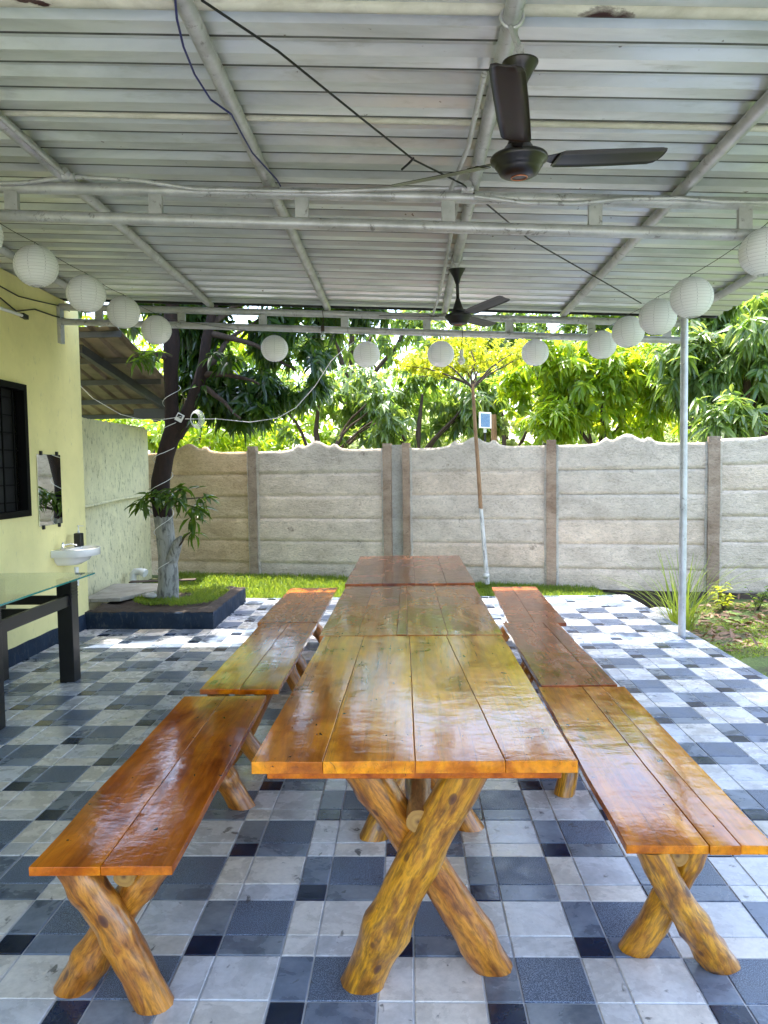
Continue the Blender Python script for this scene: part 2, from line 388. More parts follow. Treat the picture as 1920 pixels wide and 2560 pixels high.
def rusty():
    m_, N, L, B = mat('beige_rusted_paint')
    v = coords(N, L, 'world', (5, 9, 9)); n = nz(N, L, v, 1, 6, .7, .4)
    c = ramp(N, L, n, [(.3, (.42, .40, .33)), (.6, (.62, .60, .52))])
    v2 = coords(N, L, 'world', (3.2, 11, 11)); d = nz(N, L, v2, 1, 5, .6, .3)
    dm = ramp(N, L, d, [(.30, g3(1)), (.32, g3(.3)), (.40, g3(0))]); c = mixc(N, L, dm, c, (.03, .006, .004))
    ge = N.new('ShaderNodeNewGeometry'); sb_ = node(N, 'ShaderNodeVectorMath', operation='SUBTRACT'); L.new(ge.outputs['Position'], sb_.inputs[0]); sb_.inputs[1].default_value = (.655, 2.615, 2.988)
    sc_ = node(N, 'ShaderNodeVectorMath', operation='MULTIPLY'); L.new(sb_.outputs[0], sc_.inputs[0]); sc_.inputs[1].default_value = (5.2, 14, 14)
    le = node(N, 'ShaderNodeVectorMath', operation='LENGTH'); L.new(sc_.outputs[0], le.inputs[0])
    su = node(N, 'ShaderNodeMath', operation='ADD'); L.new(le.outputs['Value'], su.inputs[0]); L.new(n, su.inputs[1])
    rm = ramp(N, L, su.outputs[0], [(.80, g3(1)), (.95, g3(.5)), (1.0, g3(0))]); c = mixc(N, L, rm, c, (.03, .005, .004))
    L.new(c, B.inputs['Base Color']); B.inputs['Roughness'].default_value = .6
    bump(N, L, B, d, .3, .003); return m_
M['rusty'] = rusty()
def concrete(name, a, b, warm=0, scl=9):
    m_, N, L, B = mat(name)
    oi = N.new('ShaderNodeObjectInfo')
    v = coords(N, L, 'world', (3, 3, 5), 0); n = nz(N, L, v, 1, 7, .65, .5)
    c = ramp(N, L, n, [(.28, a), (.68, b)])
    tint = ramp(N, L, oi.outputs['Random'], [(0, (.90, .92, .93)), (.5, (1.0, 1.0, 1.0)), (1, (1.05, .98, .92))]); c = mixc(N, L, 1, c, tint, 'MULTIPLY')
    v2 = coords(N, L, 'world', (26, 26, 40)); f = nz(N, L, v2, 1, 7, .7, .8)
    ff = ramp(N, L, f, [(.28, g3(.5)), (.5, g3(1)), (.75, g3(1.15))]); c = mixc(N, L, .75, c, ff, 'MULTIPLY')
    v3 = coords(N, L, 'world', (5, 5, 5)); st = nz(N, L, v3, 1, 6, .7)
    sm = ramp(N, L, st, [(.27, g3(.7)), (.36, g3(0))]); c = mixc(N, L, sm, c, (.10, .06, .04))
    L.new(c, B.inputs['Base Color']); B.inputs['Roughness'].default_value = .9; B.inputs['Specular IOR Level'].default_value = .2
    b1 = bump(N, L, None, f, .9, .014)
    # trowel strokes
    vw = coords(N, L, 'world', (9, 9, 30)); wv = nz(N, L, vw, 1, 3, .5, 2.2); bump(N, L, B, wv, .7, .014, b1)
    return m_
M['concrete'] = concrete('precast_concrete', (.46, .385, .305), (.71, .605, .49))
M['concrete_warm'] = concrete('warm_concrete', (.42, .31, .19), (.64, .51, .34))
M['post_brown'] = concrete('stained_post', (.21, .145, .10), (.42, .33, .25))
M['mortar'] = concrete('mortar', (.36, .33, .28), (.55, .51, .44))
def bark_mat(name, a, b, white=None, zsplit=1.1):
    m_, N, L, B = mat(name)
    v = coords(N, L, 'world', (26, 26, 8)); n = nz(N, L, v, 1, 7, .65, .6)
    c = ramp(N, L, n, [(.3, a), (.65, b)])
    if white:
        s = N.new('ShaderNodeSeparateXYZ'); g = N.new('ShaderNodeNewGeometry'); L.new(g.outputs['Position'], s.inputs[0])
        ad = node(N, 'ShaderNodeMath', operation='MULTIPLY_ADD'); L.new(n, ad.inputs[0]); ad.inputs[1].default_value = .12; L.new(s.outputs[2], ad.inputs[2])
        mk = ramp(N, L, ad.outputs[0], [(0, g3(1)), (1, g3(1))])
        lt = node(N, 'ShaderNodeMath', operation='LESS_THAN'); L.new(ad.outputs[0], lt.inputs[0]); lt.inputs[1].default_value = zsplit
        wc = ramp(N, L, n, [(.36, tuple(x*.35 for x in white)), (.52, white)])
        c = mixc(N, L, lt.outputs[0], c, wc)
    L.new(c, B.inputs['Base Color']); B.inputs['Roughness'].default_value = .9
    bump(N, L, B, n, .8, .015); return m_
M['mango_bark'] = bark_mat('mango_bark', (.006, .0022, .0012), (.022, .009, .005), (.30, .30, .27), 1.1)
M['bark'] = bark_mat('bark', (.025, .015, .010), (.075, .05, .035))
M['sapling_bark'] = bark_mat('sapling_bark', (.16, .085, .04), (.34, .20, .10), (.55, .54, .50), 1.07)

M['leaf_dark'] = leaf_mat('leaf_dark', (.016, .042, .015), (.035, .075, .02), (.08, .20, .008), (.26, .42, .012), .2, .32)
M['leaf_bright'] = leaf_mat('leaf_bright', (.09, .17, .02), (.16, .24, .03), (.42, .68, .02), (.85, .88, .04), .22, .5)
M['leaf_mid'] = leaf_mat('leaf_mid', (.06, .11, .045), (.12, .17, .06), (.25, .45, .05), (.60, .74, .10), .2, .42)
M['leaf_pale'] = leaf_mat('leaf_pale', (.17, .22, .11), (.27, .31, .15), (.62, .75, .25), (.85, .90, .38), .35, .5)
M['leaf_yellow'] = leaf_mat('leaf_yellow', (.13, .19, .02), (.20, .24, .03), (.60, .70, .03), (.85, .80, .05), .4, .6)
M['grass'] = leaf_mat('grass_blade', (.05, .12, .015), (.12, .19, .03), (.28, .45, .03), (.50, .58, .05), .5, .45)
M['grass_dry'] = leaf_mat('grass_dry', (.22, .20, .09), (.17, .20, .05), (.35, .36, .10), (.45, .50, .10), .5, .4)

# ------------------------------------------------------------------ setting: ground and paving
def lawn_mat():
    m_, N, L, B = mat('lawn_soil')
    v = coords(N, L, 'world', 2.2); n = nz(N, L, v, 1, 7, .65)
    v2 = coords(N, L, 'world', 40); f = nz(N, L, v2, 1, 5, .7)
    c = ramp(N, L, n, [(.34, (.035, .025, .018)), (.42, (.05, .05, .02)), (.48, (.06, .10, .02)), (.7, (.12, .17, .04))])
    ff = ramp(N, L, f, [(.3, g3(.55)), (.65, g3(1.25))]); c = mixc(N, L, .8, c, ff, 'MULTIPLY')
    L.new(c, B.inputs['Base Color']); B.inputs['Roughness'].default_value = .95; bump(N, L, B, f, .8, .02); return m_
M['lawn'] = lawn_mat()

def ground_h(x, y):
    h = -.055
    if x > 2.58 and y > 6.8: h -= .15*min(1, (y-6.8)/1.3)*max(0, min(1, (3.6-x)/.7 if x > 2.9 else 1))
    if x <= 2.58 and y > 9: h = -.045+.10*max(0, min(1, (y-9.15)/.9))
    return h
g = MB()
xs = [-90, -30, -10]+[round(-4+.25*i, 3) for i in range(41)]+[8, 12, 30, 90]
ys = [-60, -20, -5, 0]+[round(3+.25*i, 3) for i in range(37)]+[14, 20, 40, 120, 300]
vsx = [(x, y, ground_h(x, y)+(.012*noise.noise(Vector((x*3, y*3, 0))) if -4 <= x <= 6 else 0)) for y in ys for x in xs]
nx = len(xs)
g.add(vsx, [(j*nx+i, j*nx+i+1, (j+1)*nx+i+1, (j+1)*nx+i) for j in range(len(ys)-1) for i in range(nx-1)], 0, True)
tag(g.build('ground', M['lawn']), kind='structure')

PX0, PX1, PY0, PY1 = -3.2, 2.56, -2.5, 9.03
fl = MB().box(PX0, PX1, PY0, PY1, -.12, -.004)
floor = tag(fl.build('patio_floor', M['grout']), kind='structure')

tag(MB().box(-6, 7, -10, PY0-.01, -.12, -.01).build('bounce_apron', plaster('bounce_concrete', (.36, .345, .33), .15, 1.5, .3, 30)), kind='structure')  # unseen slab behind the camera, added to bounce neutral light under the roof

def tile_mesh(w_, d_, th=.012, e=.0022):
    b = MB(); x, y = w_/2, d_/2
    vs_ = [(-x, -y, -th), (x, -y, -th), (x, y, -th), (-x, y, -th), (-x, -y, -e), (x, -y, -e), (x, y, -e), (-x, y, -e),
          (-x+e, -y+e, 0), (x-e, -y+e, 0), (x-e, y-e, 0), (-x+e, y-e, 0)]
    fs_ = [(8, 9, 10, 11)]+[(i, (i+1) % 4, 4+(i+1) % 4, 4+i) for i in range(4)]+[(4+i, 4+(i+1) % 4, 8+(i+1) % 4, 8+i) for i in range(4)]
    return vs_, fs_
MODX, MODY, NAR, GR = .312, .311, .106, .0055
cols = [(k, .209+MODX*k) for k in range(-12, 9)]; rows = [(j, 2.325+MODY*j) for j in range(-16, 23)]
def clipint(a0, a1, lo, hi): return max(a0, lo), min(a1, hi)
pieces = []
tile_class = {0: 'tile_light', 1: 'tile_mid', 2: 'tile_navy', 3: 'tile_speckled'}
for k, x0 in cols:
    for j, y0 in rows:
        dark = (k+j) % 2 == 1
        for (ux, x_a, x_b) in ((0, x0, x0+NAR), (1, x0+NAR, x0+MODX)):
            for (uy, y_a, y_b) in ((0, y0, y0+NAR), (1, y0+NAR, y0+MODY)):
                a, b_ = clipint(x_a+GR/2, x_b-GR/2, PX0+.005, PX1-.005); c_, d_ = clipint(y_a+GR/2, y_b-GR/2, PY0+.005, PY1-.005)
                if b_-a < .02 or d_-c_ < .02: continue
                cls = 0 if not dark else (2 if (ux, uy) == (0, 0) else 3 if (ux, uy) == (1, 1) else 1)
                cx_, cy_ = (a+b_)/2, (c_+d_)/2
                v_ = Vector((cx_, cy_, 0))-CAM; zc = v_.dot(_f)
                area = -1
                if zc > .3:
                    px, py = CX+F_PX*v_.dot(_r)/zc, CY-F_PX*v_.dot(_u)/zc
                    if -60 < px < 1980 and py < 2640:
                        area = (b_-a)*(d_-c_)*1.53/zc**3
                        # covered by the table, bench tops or planter
                        for (bx0, bx1, by0, by1, h) in ((-.42, .44, 1.97, 6.55, .74), (-1.06, -.65, 2.02, 6.9, .43), (.61, 1.03, 2.14, 6.85, .43)):
                            q = CAM+(Vector((cx_, cy_, 0))-CAM)*((1.53-h)/1.53)
                            if bx0 < q.x < bx1 and by0 < q.y < by1: area = 1e-9
                pieces.append((area, cx_, cy_, round(b_-a, 4), round(d_-c_, 4), cls))
pieces.sort(key=lambda p: -p[0])
cache = {}
field = MB()
for n_, (area, cx_, cy_, w_, d_, cls) in enumerate(pieces):
    dz = rnd.uniform(-.0007, .0007)
    if n_ < 300:
        key = (w_, d_, cls)
        if key not in cache:
            b = MB(); vv, ff = tile_mesh(w_, d_); b.add(vv, ff); cache[key] = b.mesh('floor_tile', M[tile_class[cls]])
        o = bpy.data.objects.new('floor_tile', cache[key]); C.objects.link(o); o.parent = floor; o.location = (cx_, cy_, dz)
        o.rotation_euler = (rnd.uniform(-.002, .002), rnd.uniform(-.002, .002), rnd.uniform(-.003, .003))
    else:
        vv, ff = tile_mesh(w_, d_); field.add([(x+cx_, y+cy_, z+dz) for x, y, z in vv], ff, cls)
tag(field.build('tile_field', [M[tile_class[i]] for i in range(4)], floor), kind='stuff')

# ------------------------------------------------------------------ house wall on the left
WX = -3.15
def rz(x, y): return 2.985-.046*x-.013*(y-4.05)        # axis height of the purlins
house = thing('house', 'pale yellow plastered house wall with blue plinth and barred dark window', 'house', (WX, 3, 0))
hb = MB()
wy0, wy1, wz0, wz1 = 4.6-3, 6.29-3, 1.17, 2.25         # window opening (house origin at Y=3)
Y0, Y1 = -2.5-3, 7.42-3
th = .22
def topz(y): return rz(WX, y+3)+.02
# wall as blocks round the opening
def wallblock(y0, y1, z0, z1, slope=False):
    a, b = (topz(y0), topz(y1)) if slope else (z1, z1)
    vs_ = [(-th, y0, z0), (0, y0, z0), (0, y1, z0), (-th, y1, z0), (-th, y0, a), (0, y0, a), (0, y1, b), (-th, y1, b)]
    hb.add(vs_, [(3, 2, 1, 0), (4, 5, 6, 7), (0, 1, 5, 4), (1, 2, 6, 5), (2, 3, 7, 6), (3, 0, 4, 7)])
wallblock(Y0, wy0, -.1, 0, True); wallblock(wy1, Y1, -.1, 0, True)
wallblock(wy0, wy1, -.1, wz0); wallblock(wy0, wy1, wz1, 0, True)
hb.build('wall', M['wall_yellow'], house)
MB().box(-th-1.0, -th, Y0, Y1-.01, -.1, 3.0).build('back_room', M['darkness'], house)
pl = MB()
N_ = 60
pl.grid(lambda u, v: (.010+.006*noise.noise(Vector((u*30, v*3, 1))) if v < .99 else 0.0, Y0+(Y1-Y0)*u, -.06+v*(.20+.018*noise.noise(Vector((u*26, 0, 4))))), 90, 5)
pl.build('plinth', M['blue_paint'], house)
win = MB()
for y in (wy0, wy1-.05): win.box(-.05, .03, y, y+.05, wz0, wz1)
for z in (wz0, wz1-.05): win.box(-.05, .032, wy0+.05, wy1-.05, z, z+.05)
winf = win.build('window', M['window_black'], house)
for i in range(9):
    y = wy0+.05+(wy1-wy0-.1)*(i+.5)/9; MB().box(-.03, -.018, y-.006, y+.006, wz0+.05, wz1-.05).build('window_bar', M['window_black'], winf)
for i in range(7):
    z = wz0+.05+(wz1-wz0-.1)*(i+.5)/7; MB().box(-.045, -.032, wy0+.05, wy1-.05, z-.006, z+.006).build('window_bar', M['window_black'], winf)
MB().box(-.085, -.075, wy0+.002, wy1-.002, wz0+.002, wz1-.002).build('pane', M['darkness'], winf)

# painted rough wall behind the house corner
sw = thing('side_wall', 'rough pale green rendered wall behind the tree planter', 'wall', (-3.46, 7.43, 0))
def swf(u, v):
    y = u*2.97; return (-.03-.06*u+.010*noise.noise(Vector((u*22, v*14, 3)))+.006*noise.noise(Vector((u*60, v*50, 3))), y, -.1+v*(2.215-.0*u+.012*noise.noise(Vector((u*40, 0, 1)))))
b = MB(); b.grid(swf, 60, 44); b.box(-.30, -.06, 0, 2.97, -.1, 2.09)
b.add([swf(i/60, 1) for i in range(61)]+[(-.3, 2.97*i/60, 2.11) for i in range(61)], [(i, i+1, 62+i, 61+i) for i in range(60)])
b.add([swf(1, i/44) for i in range(45)]+[(-.3, 2.97, -.1+2.2*i/44) for i in range(45)], [(i+1, i, 45+i, 46+i) for i in range(44)])
b.build('wall', M['wall_rough'], sw)
MB().box(-.9, .088, -.045, -.008, -.1, 2.9).build('return_wall', M['wall_yellow'], sw)
pp = MB(); pp.tube([(.02, .02, 1.13), (-.0, 1.0, 1.16), (-.02, 1.7, 1.19), (-.04, 2.6, 1.2)], .017, 8); pp.build('water_pipe', M['wall_rough'], sw)

pe = thing('drain_pipe', 'white plastic elbow drain pipe by the rough green wall', 'pipe', (-3.34, 9.3, 0))
a0 = at(287, 1250, Y=9.3); a0 = a0-Vector((-3.34, 9.3, 0))
MB().tube([(a0.x, 0, -.05), (a0.x, 0, a0.z)], .038, 14).build('riser', M['white_plastic'], pe)
MB().tube([(a0.x, 0, a0.z-.02), (a0.x, 0, a0.z+.05), (a0.x+.03, 0, a0.z+.085), (a0.x+.1, 0, a0.z+.09), (a0.x+.15, -.02, a0.z+.07)], .044, 14).build('elbow', M['white_plastic'], pe)
MB().tube([(a0.x+.13, -.015, a0.z+.082), (a0.x+.17, -.025, a0.z+.065)], .052, 14).build('collar', M['white_plastic'], pe)

# lean-to roof behind the house corner
lt = thing('lean_to_roof', 'low brown corrugated lean-to roof above the rough green wall', 'roof', (-4.2, 7.6, 2.9))
def ltz(y): return 2.93-.22*(y-7.6)-2.9
for k in range(4):
    b = MB(); x0 = -1.9+k*.82-.05; prof = []
    for r_ in range(4):
        xx = x0+.0+r_*.21; prof += [(xx, 0), (xx+.12, 0), (xx+.145, .03), (xx+.185, .03), (xx+.21, 0)]
    yE = 3.15
    b.grid(lambda u, v, prof=prof: (prof[int(round(u*(len(prof)-1)))][0]+.03*0, v*yE, ltz(7.6+v*yE)+.03+prof[int(round(u*(len(prof)-1)))][1]), len(prof)-1, 8, 0, False)
    o = b.build('roof_sheet', simple('lean_sheet_%d' % k, (.22, .17, .13), .6, .1, .4, 3, .1) if k == 0 else M['lean'], lt)
    if k == 0: M['lean'] = o.data.materials[0]
for y in (.12, .85, 1.55, 2.3, 2.95):
    MB().bar((-1.9, y, ltz(7.6+y)), (1.36-.05*y, y, ltz(7.6+y)), .04, .06).build('purlin', M['brown_steel'], lt)
MB().bar((.85, .3, ltz(7.9)-.07), (1.2, 3.1, ltz(10.7)-.08), .06, .09).build('rafter', M['brown_steel'], lt)
MB().bar((.7, 2.3, ltz(9.9)-.16), (1.35, 2.25, ltz(9.9)-.16), .10, .13).build('beam', M['brown_steel'], lt)

# ------------------------------------------------------------------ canopy over the patio
can = thing('canopy', 'corrugated zinc patio canopy on silver painted steel pipes', 'canopy', (2.42, 6.87, 0))
off = Vector((-2.42, -6.87, 0))
def cb(b, name, mt, parent=None):
    b.v = [tuple(Vector(p)+off) for p in b.v]; return b.build(name, mt, parent or can)
PUR = [-2.83, -1.765, -.70, .36, 1.42, 2.47]
RY0, RY1 = -0.3, 7.12
for x in PUR:
    n_ = 12
    cb(MB().tube([(x, RY0+(RY1-.08-RY0)*i/n_, rz(x, RY0+(RY1-RY0)*i/n_)) for i in range(n_+1)], .031, 14), 'purlin', M['pipe'])
def truss(y, zt, zb, x0, x1, conn, nm='truss'):
    b = MB().tube([(x0+(x1-x0)*i/8, y, zt-.046*(x0+(x1-x0)*i/8)) for i in range(9)], .031, 14)
    t = cb(b, 'top_chord', M['pipe'])
    b = MB().tube([(x0+(x1-x0)*i/8, y-.01, zb-.049*(x0+(x1-x0)*i/8)) for i in range(9)], .030, 14)
    u = cb(b, 'bottom_chord', M['pipe'])
    for x in conn:
        cb(MB().box(x-.034, x+.034, y-.018, y+.014, zb-.049*x+.02, zt-.046*x-.02), 'strut', M['pipe'], t)
truss(7.0, 2.885, 2.742, -3.14, 2.47, [at(px, 700, Y=7.0).x for px in (215, 393, 568, 745, 922, 1100, 1277, 1440)])
truss(4.05, 2.925, 2.770, -3.14, 3.1, [at(px, 470, Y=4.05).x for px in (28, 338, 653, 968, 1285, 1608)]+[-2.88, 2.42])
truss(.9, 2.965, 2.80, -3.14, 3.1, [-2.5, -1.7, -.9, -.1, .7, 1.5, 2.3])
# sheets, ribs along X
PER = .195
SW = PER*4
y = RY1; k = 0
while y > RY0+.3:
    ya = y-SW
    prof = []
    for r_ in range(4):
        yy = ya+r_*PER; prof += [(yy, .028), (yy+.048, .028), (yy+.082, .0), (yy+.125, .001), (yy+.159, .0), (yy+.173, .0), (yy+.187, .028)]
    prof.append((y+.004, .028))
    lift = .034+.0015*(k % 2)
    b = MB(); nu = 14
    vs_ = []
    for (yy, h) in prof:
        for i in range(nu+1):
            x = -3.42+(6.24)*i/nu
            vs_.append((x, yy, rz(x, yy)+lift+h+.002*noise.noise(Vector((x*1.5, yy*4, k)))))
    n1 = nu+1
    for j in range(len(prof)-1):
        b.add([vs_[j*n1+i] for i in range(n1)]+[vs_[(j+1)*n1+i] for i in range(n1)], [(i, n1+i, n1+i+1, i+1) for i in range(nu)], 1 if j % 7 == 4 else 0, False)  # narrow flat strip of each rib gets the painted shade
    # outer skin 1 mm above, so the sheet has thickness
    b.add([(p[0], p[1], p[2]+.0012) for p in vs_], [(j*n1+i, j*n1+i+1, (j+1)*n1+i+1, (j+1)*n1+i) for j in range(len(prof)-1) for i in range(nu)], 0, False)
    cb(b, 'roof_sheet', [M['sheet'], M['rib_shade']])
    y -= SW; k += 1
# beige capped overlaps
for (yy, r_, mt) in ((2.65, .022, 'rusty'), (3.46, .014, 'rusty')):
    cb(MB().tube([(-3.4+6.2*i/10, yy-.05+.02*i/10, rz(-3.4+6.2*i/10, yy)+.034) for i in range(11)], r_, 12), 'lap_tube', M[mt])
cb(MB().bar((-3.42, RY1+.01, rz(-3.42, RY1)+.05), (2.82, RY1+.01, rz(2.82, RY1)+.05), .012, .06), 'edge_trim', M['black_metal'])
for (x, y) in ((2.43, 6.85),):
    pst = cb(MB().tube([(x, y, -.15), (x+.004, y, 1.05), (x, y, 2.79)], .032, 16), 'post', M['pipe'])
    cb(MB().tube([(x+.004, y, .985), (x+.004, y, 1.0)], .0345, 16), 'weld_ring', M['pipe'], pst)
cb(MB().tube([(3.0, 4.05, -.15), (3.0, 4.05, 2.78)], .032, 16), 'post', M['pipe'])
cb(MB().tube([(3.0, .9, -.15), (3.0, .9, 2.82)], .032, 16), 'post', M['pipe'])
cb(MB().box(-3.15, -3.12, 6.96, 7.04, 2.70, 3.03), 'wall_plate', M['pipe'])
# conduit along the near truss and along purlins (clipped on with wire)
cpts = [(-2.3, 3.0, .0), (-1.78, 2.99+.05, 0), (-1.2, 3.01, 0), (-.7, 2.975, 0), (0, 2.96, 0), (.32, 2.965, 0), (.9, 2.915, 0), (1.35, 2.90, 0), (2.1, 2.865, 0)]
cpts = [at(px, py, Y=4.0) for px, py in ((-40, 398), (60, 394), (148, 381), (300, 390), (420, 408), (560, 412), (700, 414), (860, 408), (1010, 406))]
cond = cb(MB().tube([tuple(p) for p in cpts], .0115, 8), 'conduit', M['pipe'])
cb(MB().tube([tuple(at(px, py, Y=3.99)) for px, py in ((1025, 424), (1130, 438), (1240, 440), (1340, 430), (1470, 428), (1560, 436), (1690, 438))], .0115, 8), 'conduit', M['pipe'])
cb(MB().tube([tuple(Vector((-1.70, 1.6, rz(-1.7, 1.6)-.035))), (-1.71, 3.9, rz(-1.71, 3.9)-.035)], .0115, 8), 'conduit', M['pipe'])
cb(MB().tube([(.30, 2.9, rz(.3, 2.9)-.03), (.29, 3.5, rz(.29, 3.5)-.035), (.24, 3.97, rz(.3, 4)-.045)], .0115, 8), 'conduit', M['pipe'])
cb(MB().tube([(.29, 4.1, rz(.29, 4.1)-.02), (.285, 5.6, rz(.29, 5.6)-.02), (.28, 6.4, rz(.29, 6.4)-.02), (.23, 7.0, rz(.29, 7)-.09)], .0115, 8), 'conduit', M['pipe'])
for px, py in ((148, 380), (1010, 408)):
    q = at(px, py, Y=3.98)
    jb = MB().tube([(q.x-.03, q.y, q.z), (q.x+.03, q.y, q.z-.003)], .019, 10); jb.tube([(q.x, q.y, q.z), (q.x, q.y-.045, q.z+.01)], .019, 10)
    cb(jb, 'junction', M['pipe'])

# ------------------------------------------------------------------ fence
f_a = Vector((-3.95, 10.78, 0)); f_b = Vector((5.6, 8.66, 0))
fdir = (f_b-f_a).normalized(); fang = math.atan2(fdir.y, fdir.x)
fence = thing('concrete_fence', 'weathered precast concrete plank fence with scalloped top behind the lawn', 'fence', f_a, fang)
def s_of(px):
    # distance along the fence of the view column px
    d = _f + _r*((px*S-CX)/F_PX); d = Vector((d.x, d.y, 0)); n_ = Vector((-fdir.y, fdir.x, 0))
    t = f_a.dot(n_)/d.dot(n_); return (d*t-f_a).dot(fdir)
posts = [(s_of(548), .11), (s_of(838), .105), (s_of(879), .09), (s_of(1191), .115), (s_of(1541), .13)]
posts = [(posts[0][0]-2*1.86, .13), (posts[0][0]-1.86, .13)]+posts+[(posts[-1][0]+1.95, .14), (posts[-1][0]+3.9, .14)]
PH = .302
def crest(u):
    t = abs(u-.48)/.48
    def bmp(c, w_, h): return h*math.exp(-((t-c)/w_)**2)
    return .008+bmp(0, .15, .088)+bmp(.30, .05, .05)+(.035 if t < .3 else .035*max(0, 1-(t-.3)/.3)**1.4)
bay = 0
for i in range(len(posts)-1):
    a, wa = posts[i]; b_, wb = posts[i+1]
    x0, x1 = a+wa/2-.005, b_-wb/2+.005
    L_ = x1-x0
    if L_ < .3:      # mortared gap between twin posts
        MB().grid(lambda u, v: (x0+L_*u, .03+.012*noise.noise(Vector((u*3, v*20, 2))), -.2+v*2.02), 4, 40).build('mortar_fill', M['mortar'], fence); continue
    warm = i <= 1
    for r_ in range(6):
        z0 = -.04+r_*PH+(.04 if x0 > 6.2 else 0); z1 = z0+PH-.006
        top = r_ == 5
        if r_ == 0 and x0 < 6.2: z0 = -.28
        sd = i*17+r_*5.3; tilt = rnd.uniform(-.006, .006); proud = rnd.uniform(-.007, .007)
        nu, nv = 44, 13
        def fn(u, v, z0=z0, z1=z1, top=top, sd=sd, x0=x0, L_=L_, tilt=tilt, proud=proud):
            zt = z1+(crest(u) if top else 0); z = z0+(zt-z0)*v+tilt*(u-.5)*(1 if .01 < v < .99 else 1)
            e = min(1, min(v, 1-v)*9)
            bulge = -.016*min(1, max(0, e)*1.6)**.5
            return (x0+L_*u, .028+proud+bulge+.006*noise.noise(Vector((u*14+sd, v*3, sd)))+.003*noise.noise(Vector((u*60+sd, v*12, sd))), z+.005*noise.noise(Vector((u*11+sd, 3 if v < .5 else 9, 1))))
        b = MB(); b.grid(fn, nu, nv)
        # back face and top
        b.box(x0, x0+L_, .03, .055, z0-.004, z1+.0035)
        if top:
            ft = [fn(j/nu, 1) for j in range(nu+1)]
            b.add(ft+[(p[0], .05, p[2]) for p in ft], [(j, j+1, nu+2+j, nu+1+j) for j in range(nu)])
            b.add([(p[0], .05, p[2]) for p in ft]+[(p[0], .05, z1-.006) for p in ft], [(j+1, j, nu+1+j, nu+2+j) for j in range(nu)])
        b.build('concrete_panel', M['concrete_warm'] if warm else M['concrete'], fence)
    # sand and cement smear beside the posts
    for xx in (x0+.012, x1-.012):
        MB().grid(lambda u, v, xx=xx: (xx-.022+.044*u+.012*noise.noise(Vector((u, v*14, xx))), .004-.012*sin(pi*u)+.004*noise.noise(Vector((u*4, v*30, xx))), -.2+1.98*v), 3, 50).build('mortar_joint', M['mortar'], fence)
ft0 = s_of(1215); ft1 = posts[-1][0]
MB().grid(lambda u, v: (ft0+(ft1-ft0)*u, -.02-.10*(1-v)+.035*noise.noise(Vector((u*18, v*3, 7)))+.012*noise.noise(Vector((u*70, v*9, 7))), -.36+.37*v), 90, 10).build('footing', M['soil'], fence)
for (x, w_) in posts:
    b = MB(); sd = x
    def side(u, v, w_=w_, x=x, sd=sd): return (x-w_/2+w_*u+.004*noise.noise(Vector((u, v*12, sd))), -.038+.004*noise.noise(Vector((u*3+sd, v*20, 0))), -.3+v*2.14)
    b.grid(side, 4, 50); b.box(x-w_/2+.001, x+w_/2-.001, -.034, .07, -.3, 1.838)
    b.build('post', M['post_brown'], fence)

# ------------------------------------------------------------------ planter bed
pb = thing('planter_bed', 'blue painted raised planter bed of soil and turf round the mango tree', 'planter', (-1.88, 7.27, 0))
def kerb(p, q, nrm, name):
    p = Vector(p); q = Vector(q); nrm = Vector(nrm)
    def fn(u, v):
        P = p+(q-p)*u; k = noise.noise(Vector((u*20, v*4, p.x)))
        if v < .5: z = v/.5*.165; o_ = 0
        else: z = .165; o_ = (v-.5)/.5*.14
        return tuple(P-nrm*o_+nrm*(.006*k)+Vector((0, 0, z+(.010*noise.noise(Vector((u*28, v*9, 2))) if v >= .5 else 0))))
    b = MB()
    def f2(u, v): return fn(u, v)
    b.grid(f2, 60, 12)
    for i, f in enumerate(b.f):
        zc = sum(b.v[k][2] for k in f)/4
        vv = min(b.v[k][2] for k in f); b.mi[i] = 1 if vv > .145 else 0
    return b.build(name, [M['blue_paint'], M['soil']], pb)
kerb((-1.27, .05, 0), (0, 0, 0), (0, -1, 0), 'front_kerb')
kerb((0, 0, 0), (-.01, 1.55, 0), (1, 0, 0), 'side_kerb')
MB().grid(lambda u, v: (-1.28+1.18*u, .1+1.5*v, .15+.03*noise.noise(Vector((u*6, v*6, 0)))+.012*noise.noise(Vector((u*20, v*20, 0)))), 40, 40).build('soil', M['soil'], pb)

cs = thing('concrete_slab', 'flat grey concrete slab lying between house corner and tree', 'slab', (-3.05, 8.35, .14))
MB().prism([(-.32, -.55), (.05, -.5), (.42, .35), (.30, .52), (-.40, .5)], .035, .075).build('slab', M['slab'], cs, bevel=.006)
tb = thing('loose_board', 'thin brown board lying across the concrete slab', 'board', (-2.9, 8.9, .225))
MB().bar((-.38, .02, 0), (.38, .08, .012), .13, .012).build('board', M['twig'], tb)
for (x, y, z, s, lab) in ((-2.72, 7.95, .20, .07, 'round pale stone at the foot of the mango trunk'),
                         (2.72, 8.3, -.12, .14, 'largest white stone beside the lemongrass clump'), (2.66, 7.85, -.10, .12, 'flat white stone at the paving edge by the lemongrass'),
                         (2.78, 8.05, -.1, .09, 'brown broken stone between the two white stones')):
    b = MB(); n_ = 10
    pr = [(s*sin(pi*i/6)*1.0+.001, -s*.45*cos(pi*i/6)) for i in range(7)]
    b.lathe(pr, (0, 0, 0), n_, 0, True, 1.15, .85)
    b.v = [(p[0]*(1+.25*noise.noise(Vector(p)*14)), p[1]*(1+.25*noise.noise(Vector(p)*11)), p[2]*(1+.3*noise.noise(Vector(p)*9))) for p in b.v]
    tag(b.build('stone', M['stone'] if 'brown' not in lab else M['post_brown'], None, (x, y, z+s*.3)), lab, 'stone')

